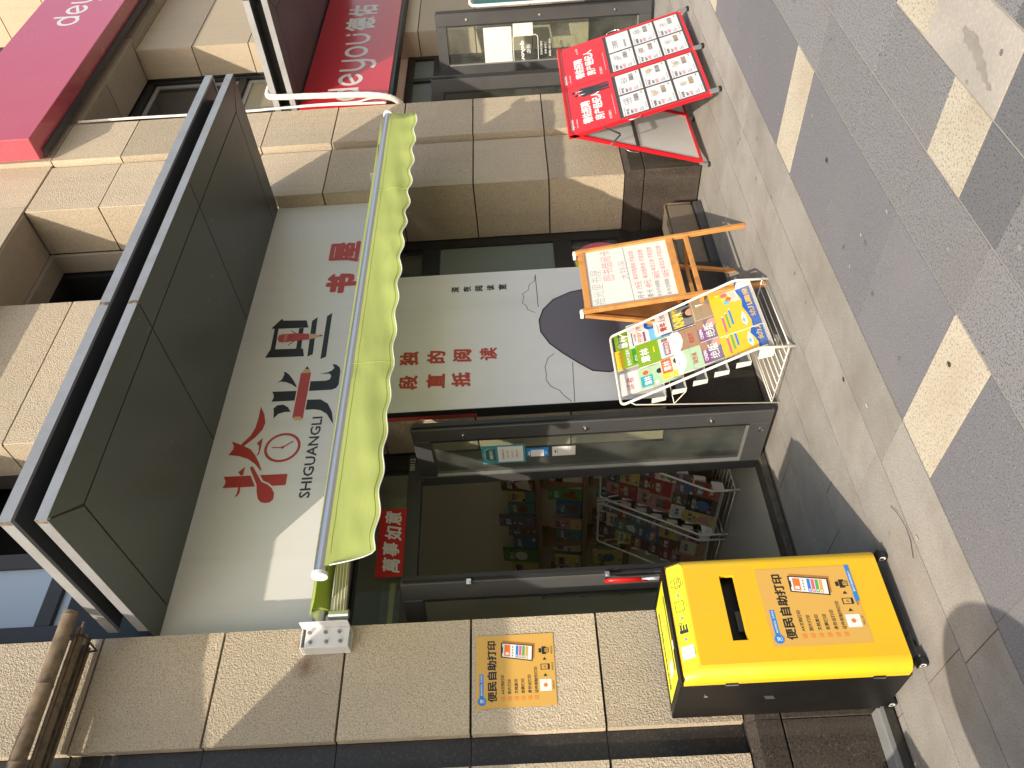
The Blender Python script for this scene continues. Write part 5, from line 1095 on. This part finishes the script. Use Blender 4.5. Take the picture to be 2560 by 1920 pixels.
# ================================================================ red folding board with listings
AB = thing('folding_board', 'red folding advertising board with rows of white property sheets on the pavement', 'sign board', (6.17, 3.3, 0))
FA = Fr((5.466,3.01,0), (1,0,0), (0,0.31,1.13)); LA = math.hypot(0.31,1.13); T = 0.028
FBk = Fr((6.866,3.655,0), (-1,0,0), (0,-0.335,1.135)); LBk = math.hypot(0.335,1.135)
def framebars(F, u0, u1, v0, v1, wd, m, name, w0=-T, w1=0.0):
    mb = MB(); mb.fbox(F, u0, u0+wd, v0, v1, w0, w1, m); mb.fbox(F, u1-wd, u1, v0, v1, w0, w1, m); mb.fbox(F, u0+wd, u1-wd, v0, v0+wd, w0, w1, m); mb.fbox(F, u0+wd, u1-wd, v1-wd, v1, w0, w1, m); mb.build(name, AB)
v0 = 0.075; vh = 0.760
q = MB(); w = 0.0012
for i in range(2):
    u = 0.70*i
    framebars(FA, u+0.001, u+0.699, v0, LA, 0.022, 'red_frame', 'red_frame')
    mb = MB(); mb.fbox(FA, u+0.022, u+0.678, v0+0.022, LA-0.022, -0.018, -0.012, 'panel_white'); mb.build('backing_sheet', AB)
    mb = MB(); mb.fbox(FA, u+0.014, u+0.686, vh, LA-0.004, -0.0115, 0.0008, 'red_sheet'); mb.build('red_header', AB)
    mb = MB(); mb.fbox(FA, u+0.022, u+0.678, v0+0.022, vh-0.002, -0.0115, -0.004, 'frame'); mb.build('dark_pocket', AB)
    # header print
    X0 = u+0.03
    q.text(FA, 'deyou', X0+0.035, LA-0.062, 0.040, 'print_white', w, width=0.085, bold=.03, al='l'); q.text(FA, '德佑', X0+0.126, LA-0.055, 0.030, 'print_white', w, width=0.06, bold=.02, al='l')
    q.text(FA, '不动产综合服务', X0+0.11, LA-0.088, 0.012, 'print_white', w, width=0.13)
    q.text(FA, '德佑招聘', X0+0.235, LA-0.205, 0.076, 'print_white', w, width=0.325, bold=.015, fat=.025); q.text(FA, '房产经纪人', X0+0.285, LA-0.300, 0.076, 'print_white', w, width=0.425, bold=.015, fat=.025)
    q.text(FA, '我们需要你', X0+0.10, LA-0.355, 0.022, 'print_white', w, width=0.12); q.stroke(FA, [(X0+0.08,LA-0.385),(X0+0.38,LA-0.385)], .002, w, 'print_white')
    if i: q.stroke(FA, [(u+0.48,LA-0.15),(u+0.48,LA-0.20),(u+0.66,LA-0.20),(u+0.66,LA-0.15),(u+0.48,LA-0.15)], .002, w, 'print_red_light'); q.text(FA, 'deyou德佑', u+0.57, LA-0.185, .022, 'print_white', w, width=.10)
    else:
        for du, k in ((0.0, 1.0), (-0.055, 0.93)):      # two printed office figures
            c = u+0.60+du; b = vh+0.03; H_ = 0.30*k
            q.poly(FA, [(c-.032,b+H_*.50),(c-.042,b+H_*.78),(c-.02,b+H_*.84),(c+.02,b+H_*.84),(c+.042,b+H_*.78),(c+.032,b+H_*.50)], w+.0004*(k<1), 'print_dark')
            q.poly(FA, [(c-.028,b),(c-.03,b+H_*.52),(c+.03,b+H_*.52),(c+.028,b),(c+.006,b),(c,b+H_*.4),(c-.006,b)], w+.0004*(k<1), 'print_dark'); q.disc(FA, c, b+H_*.92, .018, w+.0006, 'mag_skin', 14); q.disc(FA, c, b+H_*.965, .016, w+.001, 'print_black', 12); q.poly(FA, [(c-.008,b+H_*.84),(c+.008,b+H_*.84),(c,b+H_*.70)], w+.0008, 'print_white')
    # listing sheets: two columns of three
    cw, ch = 0.300, 0.194; gx = (0.70-2*cw)/3+0.004
    for c in range(2):
        for r in range(3):
            a = u+0.040+c*(cw+0.020); bt = v0+0.040+(2-r)*(ch+0.018)
            Sx = MB(); nu, nv = 8, 5; sd = random.random()*9
            vs = [FA.P(a+cw*i_/nu, bt+ch*j_/nv, -0.0012+0.0018*math.sin(i_*1.7+sd+j_*0.9)*math.sin(j_*1.3+sd)*(0 < i_ < nu and 0 < j_ < nv)) for j_ in range(nv+1) for i_ in range(nu+1)]
            Sx.add(vs, [(j_*(nu+1)+i_, j_*(nu+1)+i_+1, (j_+1)*(nu+1)+i_+1, (j_+1)*(nu+1)+i_) for j_ in range(nv) for i_ in range(nu)], 'paper'); so = Sx.build('listing_sheet', AB, smooth=True)
            w2 = 0.0012
            Sp = MB()
            if i == 1 and c == 1 and r == 0: Sp.text(FA, '三桔房', a+.12, bt+ch-.085, .045, 'print_dark', w2, width=.13, bold=-.005); Sp.rect(FA, a+.03,a+.16,bt+.04,bt+.055,w2,'print_grey')
            else:
                Sp.stroke(FA, [(a+.02,bt+ch-.014),(a+.12,bt+ch-.014)], .003, w2, 'print_grey'); Sp.disc(FA, a+.012, bt+ch-.014, .005, w2, 'print_red', 8)
                Sp.text(FA, random.choice(('南湖花园','阳光新城','和平小区','天润佳苑','锦绣家园')), a+.012, bt+ch-.048, .021, 'print_dark', w2, al='l', width=.075, bold=.02)
                Sp.text(FA, random.choice(('2室1厅','3室2厅','1室1厅')), a+.012, bt+ch-.077, .018, 'print_dark', w2, al='l', width=.055, bold=.02); Sp.text(FA, '%d万'%random.randint(48,190), a+.012, bt+ch-.110, .024, 'print_pink', w2, al='l', bold=.03)
                for t_ in range(3): Sp.rect(FA, a+.012, a+.045+.012*t_, bt+ch-.132-.012*t_, bt+ch-.128-.012*t_, w2, 'print_grey')
                pc = random.choice(('mag_tan','print_beige','print_grey','mag_cream'))
                for t_ in range(6): bx = a+.15+random.uniform(0,.07); by = bt+.105+random.uniform(0,.04); Sp.stroke(FA, [(bx,by),(bx+.03,by),(bx+.03,by+.024),(bx,by+.024),(bx,by)], .003, w2+.0002*t_, random.choice((pc,'print_grey')))
                for t_ in range(3): Sp.rect(FA, a+.165+.036*t_, a+.198+.036*t_, bt+.055, bt+.088, w2, random.choice(('print_grey','mag_tan','mag_grey')))
                Sp.rect(FA, a+.255, a+.285, bt+.022, bt+.027, w2, 'print_dark'); Sp.rect(FA, a+.02, a+.12, bt+.012, bt+.015, w2, 'print_grey')
            Sp.build('listing_print', AB)
q.build('header_print', AB)
for i in range(2):
    u = 0.70*i; framebars(FBk, u+0.001, u+0.699, v0, LBk-0.004, 0.022, 'red_frame', 'rear_frame')
    mb = MB(); mb.fbox(FBk, u+0.022, u+0.678, v0+0.022, LBk-0.026, -0.020, -0.010, 'panel_white'); mb.build('rear_sheet', AB)
    mb = MB(); mb.fbox(FBk, u+0.022, u+0.678, 0.60, 0.63, -0.027, -0.021, 'frame'); mb.build('rear_stiffener', AB)
for x in (5.48, 6.166, 6.85):
    for (F, y0_) in ((FA, 3.01),):
        mb = MB(); mb.bar((x, 3.015, 0.012), (x, 3.032, 0.085), 0.035, 0.02, 'steel_rail', up=(0,-1,.2)); mb.build('foot', AB); mb = MB(); mb.box(x-0.02, x+0.02, 2.998, 3.026, 0.0, 0.022, 'rubber'); mb.build('foot_cap', AB, bevel=.003, seg=1)
    mb = MB(); mb.bar((x, 3.650, 0.012), (x, 3.632, 0.085), 0.035, 0.02, 'steel_rail', up=(0,-1,-.2)); mb.build('foot', AB); mb = MB(); mb.box(x-0.02, x+0.02, 3.638, 3.666, 0.0, 0.022, 'rubber'); mb.build('foot_cap', AB, bevel=.003, seg=1)
pA = lambda v: Vector((5.462, 3.01+0.31*v/LA, 1.13*v/LA)); pB = lambda v: Vector((5.462, 3.655-0.335*v/LBk, 1.135*v/LBk))
for x in (5.462, 6.870):
    o = Vector((x-5.462, 0, 0)); m_ = (pA(0.86)+pB(0.86))/2 - Vector((0,0.0,0.10))
    mb = MB(); mb.bar(pA(0.90)+o, m_+o, .012, .004, 'chrome', up=(1,0,0)); mb.bar(m_+o+Vector((.003,0,0)), pB(0.84)+o+Vector((.003,0,0)), .012, .004, 'chrome', up=(1,0,0)); mb.ball(m_+o, .007, 'chrome'); mb.build('folding_strut', AB)
    for p_ in (pA, pB):
        s = -1 if x < 6 else 1; mb = MB(); mb.tube([p_(0.60)+o, p_(0.62)+o+Vector((.022*s,0,0)), p_(0.66)+o+Vector((.030*s,0,0)), p_(0.70)+o+Vector((.022*s,0,0)), p_(0.72)+o], .004, 'chrome', 8); mb.build('carry_handle', AB, smooth=True)

# ================================================================ red shop: signs, doors, hoses
DS = thing('shop_sign', 'red shop sign with big white lettering under the right hand canopy', 'shop sign', (9, 3.85, 2.73))
mb = MB(); mb.box(7.075, 10.86, 3.80, 3.95, 2.735, 3.585, 'deyou_red'); mb.build('sign_box', DS, bevel=.004, seg=1)
mb = MB(); mb.box(7.075, 10.86, 3.81, 3.95, 2.70, 2.734, 'frame_dark'); mb.build('sign_base', DS)
FD2 = front(3.80); q = MB()
def deyou(q, F, x, z, sx, sy, m):
    """rounded logotype: d e y o u, letter bodies as rings and bars; x left, z baseline, sx width of the word, sy x-height"""
    r = sy/2; k = sx/5.0; t = sy*0.17
    def C(i): return x+k*(i+.5)
    def rg(i, kk=1.0): q.ring(F, C(i), z+r, (r-t)*kk, r*kk, .0012, m, 36)
    rg(0); q.rect(F, C(0)+r-t, C(0)+r, z+r*.2, z+sy*1.32, .0014, m)
    a0 = [math.radians(a) for a in range(-40, 321-40+40, 12)]
    q.stroke(F, [(C(1)+(r-t/2)*math.cos(a), z+r+(r-t/2)*math.sin(a)) for a in [math.radians(b) for b in range(10, 331, 10)]], t, .0012, m); q.stroke(F, [(C(1)-r*.55, z+r*.72),(C(1)+r*.75, z+r*1.22)], t*.8, .0016, m)
    q.stroke(F, [(C(2)-r+t/2, z+sy),(C(2)-r+t/2, z+r)]+[(C(2)-(r-t/2)*math.cos(a), z+r-(r-t/2)*math.sin(a)) for a in [math.pi*i/10 for i in range(11)]]+[(C(2)+r-t/2, z+sy)], t, .0012, m); q.stroke(F, [(C(2)+r-t/2, z+sy),(C(2)+r-t/2, z+r*.2),(C(2)+r*.6,z-sy*.28),(C(2),z-sy*.38),(C(2)-r*.55,z-sy*.30)], t, .0016, m)
    rg(3)
    q.stroke(F, [(C(4)-r+t/2, z+sy),(C(4)-r+t/2, z+r)]+[(C(4)-(r-t/2)*math.cos(a), z+r-(r-t/2)*math.sin(a)) for a in [math.pi*i/10 for i in range(11)]]+[(C(4)+r-t/2, z+sy*.78)], t, .0012, m); q.disc(F, C(4)+r-t/2, z+sy*1.02, t*.62, .0014, m, 14)
deyou(q, FD2, 7.12, 3.015, 1.47, 0.245, 'deyou_white')
q.text(FD2, '德', 8.80, 3.00, .315, 'deyou_white', .0012, width=.31, bold=.015, fat=.018); q.text(FD2, '佑', 9.14, 3.00, .315, 'deyou_white', .0012, width=.29, bold=.015, fat=.018); q.text(FD2, '房产', 9.85, 3.02, .28, 'deyou_white', .0012, width=.70, bold=.03); q.build('lettering', DS)
HS = thing('high_sign', 'large glossy red sign box high on the facade at the top of the picture', 'shop sign', (9, 3.65, 5.77), None)
mb = MB(); mb.box(6.355, 13.2, 3.54, 3.75, 5.79, 6.76, 'deyou_red_high'); mb.build('sign_box', HS, bevel=.005, seg=1)
mb = MB(); mb.box(6.45, 13.2, 3.70, 3.76, 5.762, 5.789, 'frame'); mb.build('mounting_rail', HS)
q = MB(); F3 = front(3.54); deyou(q, F3, 8.62, 6.155, 1.42, 0.235, 'deyou_white'); q.text(F3, '德佑', 10.6, 6.14, .31, 'deyou_white', .0012, bold=.02); q.build('lettering', HS)

leaf('glass_door', (8.28, 4.20), (8.42, 3.59), 'right glass door leaf of the red shop standing open, white papers on it', st=(0.125,0.10))
leaf('glass_door', (7.085, 4.22), (7.16, 3.66), 'left glass door leaf of the red shop standing open, beside the stone pillar', bolts=False)
FDL = Fr((8.28,4.20,0), (8.42-8.28, 3.59-4.20, 0), (0,0,1)); LD = 0.626
for a in ((LD-0.60,LD-0.165,1.515,1.81,'large blank paper sheet taped on the red shop glass door'),(LD-0.27,LD-0.135,1.285,1.495,'small blank paper taped below the large one on the red shop door')):
    N = thing('taped_paper', a[4], 'paper', tuple(FDL.P((a[0]+a[1])/2, a[2], 0)))
    Sx = MB(); nu = 6; vs = [FDL.P(a[0]+(a[1]-a[0])*i/nu, a[2]+(a[3]-a[2])*j/4, -0.0155+0.003*math.sin(i*1.9)*math.sin(j*.8)) for j in range(5) for i in range(nu+1)]
    Sx.add(vs, [(j*7+i, j*7+i+1, (j+1)*7+i+1, (j+1)*7+i) for j in range(4) for i in range(nu)], 'paper_plain'); Sx.build('sheet', N, smooth=True)
dc = thing('door_decal', 'white rounded logo decal seen reversed on the red shop glass door', 'decal', tuple(FDL.P(LD-.4,1.25,0)))
q = MB(); u0, u1, z0, z1 = LD-.56, LD-.26, 1.235, 1.50; r = .035
rr = [(u0+r-r*math.sin(a), z0+r-r*math.cos(a)) for a in [math.pi/2*i/5 for i in range(6)]][::-1]+[(u1-r+r*math.sin(a), z0+r-r*math.cos(a)) for a in [math.pi/2*i/5 for i in range(6)]]
rr = [(u0+r-r*math.cos(a), z0+r-r*math.sin(a)) for a in [math.pi/2*i/5 for i in range(6)]]+[(u1-r+r*math.sin(a), z0+r-r*math.cos(a)) for a in [math.pi/2*i/5 for i in range(6)]]+[(u1-r+r*math.cos(a), z1-r+r*math.sin(a)) for a in [math.pi/2*i/5 for i in range(6)]]+[(u0+r-r*math.sin(a), z1-r+r*math.cos(a)) for a in [math.pi/2*i/5 for i in range(6)]]
q.stroke(FDL, rr+[rr[0]], .006, -.016, 'print_white'); q.text(FDL, 'deyou', LD-.42, 1.375, .055, 'print_white', -.016, width=.21, bold=.03, mirror=True); q.text(FDL, '德佑', LD-.40, 1.315, .045, 'print_white', -.016, mirror=True)
for i, t in enumerate(('房屋买卖租赁','二手房 新房','400-109-8808')): q.text(FDL, t, LD-.40, 1.19-.045*i, .022, 'print_white', -.016, mirror=True)
q.build('lettering', dc)
D2 = thing('door_frame', 'dark door and window frame of the red shop below its sign', 'door frame', (8.0, 4.25, 0))
FR2 = front(4.24); mb = MB()
for a in ((7.06,7.11,0.05,2.70),(8.29,8.36,0.05,2.70),(8.80,8.865,0.05,2.70)): mb.fbox(FR2, *a, -.07, 0, 'frame_dark')
for a in ((7.11,8.29,2.31,2.40),(7.11,8.29,2.62,2.70),(8.36,8.80,2.31,2.40),(8.36,8.80,2.62,2.70),(8.36,8.80,.05,.14)): mb.fbox(FR2, *a, -.069, -.002, 'frame_dark')
mb.build('frame', D2)
mb = MB(); mb.fbox(FR2, 7.11, 8.29, 2.40, 2.62, -.04, -.03, 'frosted'); mb.fbox(FR2, 8.36, 8.80, 2.40, 2.62, -.04, -.03, 'frosted'); mb.build('transom_pane', D2)
mb = MB(); mb.fbox(FR2, 8.36, 8.80, .14, 2.31, -.04, -.034, 'glass'); mb.build('side_pane', D2)
mb = MB(); mb.box(7.06, 8.86, 4.17, 4.30, 0, .045, 'threshold'); mb.build('threshold', D2)
W2 = thing('shop_window', 'dark shop window at the far edge beyond the red shop door', 'window', (10.2, 4.3, 0))
wframe(W2, front(4.28), 10.3, 10.9, .6, 2.7, [], [2.2], .07, .06, 'frame_dark', lambda i, j: 'glass')
mb = MB(); mb.box(10.3, 10.9, 4.24, 4.30, .02, .6, 'plinth'); mb.build('lower_panel', W2)
I2 = thing('shop_interior', 'dim interior of the red shop seen past its open door', 'room', (9, 6, 0))
mb = MB(); mb.box(7.05, 10.9, 4.31, 8.5, -.01, .02, 'interior_floor'); mb.build('floor', I2)
for a in ((7.0,7.05,4.85,8.5,0,3.5),(10.9,10.95,4.85,8.5,0,3.5),(7.0,10.95,8.5,8.55,0,3.5),(7.03,10.9,4.3,8.55,3.5,3.55),(7.06,10.88,4.26,4.32,2.705,3.5)):
    mb = MB(); mb.box(*a, 'interior_wall'); mb.build('wall_face', I2)
ch = thing('covered_chair', 'grey cloth draped over a chair inside the red shop doorway', 'chair', (9.35, 5.0, 0))
mb = MB(); vs = []
for j in range(7):
    for i in range(14):
        a = 2*math.pi*i/14; rr_ = .20-.012*j+.02*math.sin(3*a+j); vs.append((9.35+rr_*math.cos(a)*1.1, 5.0+.6*rr_*math.sin(a), .45+.14*j))
mb.add(vs, [(j*14+i, j*14+(i+1)%14, (j+1)*14+(i+1)%14, (j+1)*14+i) for j in range(6) for i in range(14)]+[tuple(84+i for i in range(14))], 'cloth_grey'); mb.build('cloth', ch, smooth=True)
mb = MB()
for x in (9.2, 9.5):
    for y in (4.9, 5.1): mb.cyl((x,y,.02),(x,y,.5), .012, 'metal_black', 8)
mb.build('legs', ch)
# wrapped air-conditioning hose and cables on the pillar edge
def pipe(name, label, pts, r, m, cat='hose'):
    P = [Vector(p) for p in pts]; out = []
    for i in range(len(P)-1):
        p0 = P[max(i-1,0)]; p1 = P[i]; p2 = P[i+1]; p3 = P[min(i+2,len(P)-1)]
        for k in range(6):
            t = k/6; out.append(0.5*((2*p1)+(p2-p0)*t+(2*p0-5*p1+4*p2-p3)*t*t+(3*p1-p0-3*p2+p3)*t**3))
    out.append(P[-1]); mb = MB(); rr = [r*(1+.05*math.sin(i*2.3)) for i in range(len(out))]; mb.tube(out, rr, m, 10); o = mb.build(name, smooth=True, origin=P[0]); return tag(o, label, cat)
pipe('drain_hose', 'thick white wrapped hose looping over the canopy edge down beside the red sign', [(7.30,3.66,3.845),(7.16,3.66,3.85),(7.065,3.66,3.83),(7.035,3.66,3.74),(7.03,3.67,3.37),(7.03,3.69,2.93),(7.032,3.72,2.74),(7.045,3.76,2.66),(7.07,3.83,2.60)], .028, 'hose_white')
pipe('white_conduit', 'thin white conduit running down the right edge of the stone pillar beside the red sign', [(7.045,3.785,5.70),(7.045,3.78,5.2),(7.045,3.785,4.6),(7.045,3.785,4.0),(7.045,3.78,3.86),(7.048,3.775,3.4),(7.046,3.785,3.0),(7.042,3.79,2.74)], .012, 'hose_white')
pipe('white_cable', 'thin white cable twisting beside the thick hose at the red sign corner', [(7.045,3.768,3.55),(7.043,3.762,3.25),(7.046,3.765,3.02),(7.04,3.74,2.90),(7.035,3.735,2.80),(7.045,3.765,2.70),(7.07,3.81,2.64)], .008, 'hose_white', 'cable')
TB = thing('notice_board', 'white tube framed teal board at the very top edge behind the red folding board', 'notice board', (8.6, 3.42, 0))
mb = MB(); mb.tube([(8.16,3.42,0),(8.16,3.42,1.84),(8.17,3.42,1.89),(8.22,3.42,1.915),(9.0,3.42,1.915),(9.05,3.42,1.89),(9.06,3.42,1.84),(9.06,3.42,0)], .016, 'plastic_white', 10); mb.build('tube_frame', TB, smooth=True)
mb = MB(); mb.box(8.19, 9.03, 3.41, 3.43, .45, 1.88, 'teal_board'); mb.build('board', TB)

# ================================================================ books inside the shop
bookcols = [('red',(0.30,0.05,0.04)),('cream',(0.6,0.53,0.4)),('blue',(0.07,0.13,0.24)),('green',(0.08,0.24,0.07)),('yellow',(0.5,0.4,0.13)),('brown',(0.14,0.07,0.04)),('white',(0.66,0.63,0.57)),('teal',(0.10,0.2,0.19)),('black',(0.03,0.025,0.025)),('pink',(0.42,0.22,0.2)),('orange',(0.42,0.2,0.08)),('violet',(0.16,0.12,0.18))]
for n, c in bookcols: mat('book_'+n, c, 0.4)
ordw = ['first','second','third','fourth','fifth','sixth','seventh','eighth','ninth','tenth','eleventh','twelfth']
def book(O, Rv, Uv, wd, ht, th, coln, label, grp):
    F = Fr(O, Rv, Uv); D = thing('book', label, 'book', O, grp)
    mb = MB(); mb.fbox(F, 0, wd, 0, ht, -th, 0, 'book_'+coln); mb.build('cover', D)
    q = MB(); c2 = random.choice([c for c, _ in bookcols if c != coln]); st_ = random.randint(0, 3)
    if st_ == 0: q.rect(F, wd*.1, wd*.9, ht*.62, ht*.86, .0008, 'book_'+c2)
    elif st_ == 1: q.disc(F, wd*.5, ht*.48, wd*.34, .0008, 'book_'+c2, 16, r2=wd*.26)
    elif st_ == 2: q.rect(F, 0, wd, 0, ht*.36, .0008, 'book_'+c2)
    else: q.poly(F, [(wd*.1,ht*.1),(wd*.9,ht*.2),(wd*.6,ht*.6),(wd*.25,ht*.5)], .0008, 'book_'+c2)
    q.text(F, random.choice(('故事','童话','成语','百科','涂色','唐诗','科学','拼音','绘本','识字')), wd*.5, ht*.68, ht*.15, 'book_'+('black' if coln in ('cream','white','yellow','pink') else 'white'), .0016, width=wd*.6, bold=.03)
    for _ in range(5):
        a = random.uniform(.05,.75)*wd; b_ = random.uniform(.05,.85)*ht; q.rect(F, a, min(wd*.96, a+random.uniform(.08,.3)*wd), b_, min(ht*.97, b_+random.uniform(.02,.12)*ht), .0022+.0002*_, 'book_'+random.choice([c for c, _k in bookcols]))
    q.text(F, random.choice(('少儿读物','世界名著','亲子阅读','启蒙认知')), wd*.5, ht*.90, ht*.05, 'book_black' if coln in ('cream','white','yellow') else 'book_cream', .0036)
    q.build('cover_print', D)
for rn, z in (('top', 1.548), ('second', 1.148), ('third', 0.748)):
    y = 7.35; i = 0
    while y > 4.95:
        wd = random.uniform(.15,.24); ht = random.uniform(.22,.31) if rn != 'top' else random.uniform(.22,.36); cn = random.choice(bookcols)[0]
        book((3.80+random.uniform(-.03,.02), y, z), (0,-1,0), (0.14,0,1), wd, ht, .02, cn, '%s book on the %s wall shelf inside, %s from the far end'%(cn, rn, ordw[min(i,11)]) if i < 12 else '%s book near the door end of the %s wall shelf inside'%(cn, rn), 'books on the wall shelves')
        y -= wd+random.uniform(.0,.05); i += 1
for ri, (ox, oy) in enumerate(((3.30,5.66),(3.33,6.42))):
    for k in range(6):
        t = R_(22); y0 = .052+.065*k; z0 = .14+.12*k; x = .015; j = 0
        while x < .56:
            wd = random.uniform(.15,.22); wd = min(wd, .62-x); cn = random.choice(bookcols)[0]
            book((ox+y0, oy-x, z0), (0,-1,0), (math.sin(t),0,math.cos(t)), wd, random.uniform(.20,.27), .006, cn, '%s book on the %s inside rack, %s row up, %s from its far side'%(cn, 'nearer' if ri == 0 else 'farther', ordw[k], ordw[j]), 'books on the inside racks')
            x += wd+.006; j += 1

# ================================================================ unseen stand-ins added left of the picture to cast shadows into it
PB = thing('shadow_ball', 'unseen smooth ball on a post, added left of the picture to cast a shadow', 'shadow caster', (-0.22, 2.24, 0))
mb = MB(); mb.ball((-.22,2.24,.86), .37, 'kerb_grey', 32, 18, 1.05); mb.build('ball', PB, smooth=True)
mb = MB(); mb.tube([(-.22,2.24,0),(-.22,2.24,.06),(-.22,2.24,.07),(-.22,2.24,.52)], [.22,.22,.16,.15], 'kerb_grey', 24); mb.build('post', PB)
CR = thing('shadow_crate', 'wooden crate, unseen, added left of the picture to cast a shadow', 'shadow_crate', (0.22, 3.45, 0))
for z in (.05,.17,.29,.41,.53):
    for a in ((0.02,.42,3.30,3.315),(0.02,.42,3.60,3.615)): mb = MB(); mb.box(a[0],a[1],a[2],a[3],z,z+.1,'ply'); mb.build('slat', CR)
    for a in ((0.02,.035,3.3155,3.5995),(.405,.42,3.3155,3.5995)): mb = MB(); mb.box(a[0],a[1],a[2],a[3],z,z+.1,'ply'); mb.build('slat', CR)
for x in (.05,.39):
    for y in (3.33,3.585): mb = MB(); mb.box(x-.014,x+.014,y-.014,y+.014,0,.64,'ply'); mb.build('corner_post', CR)
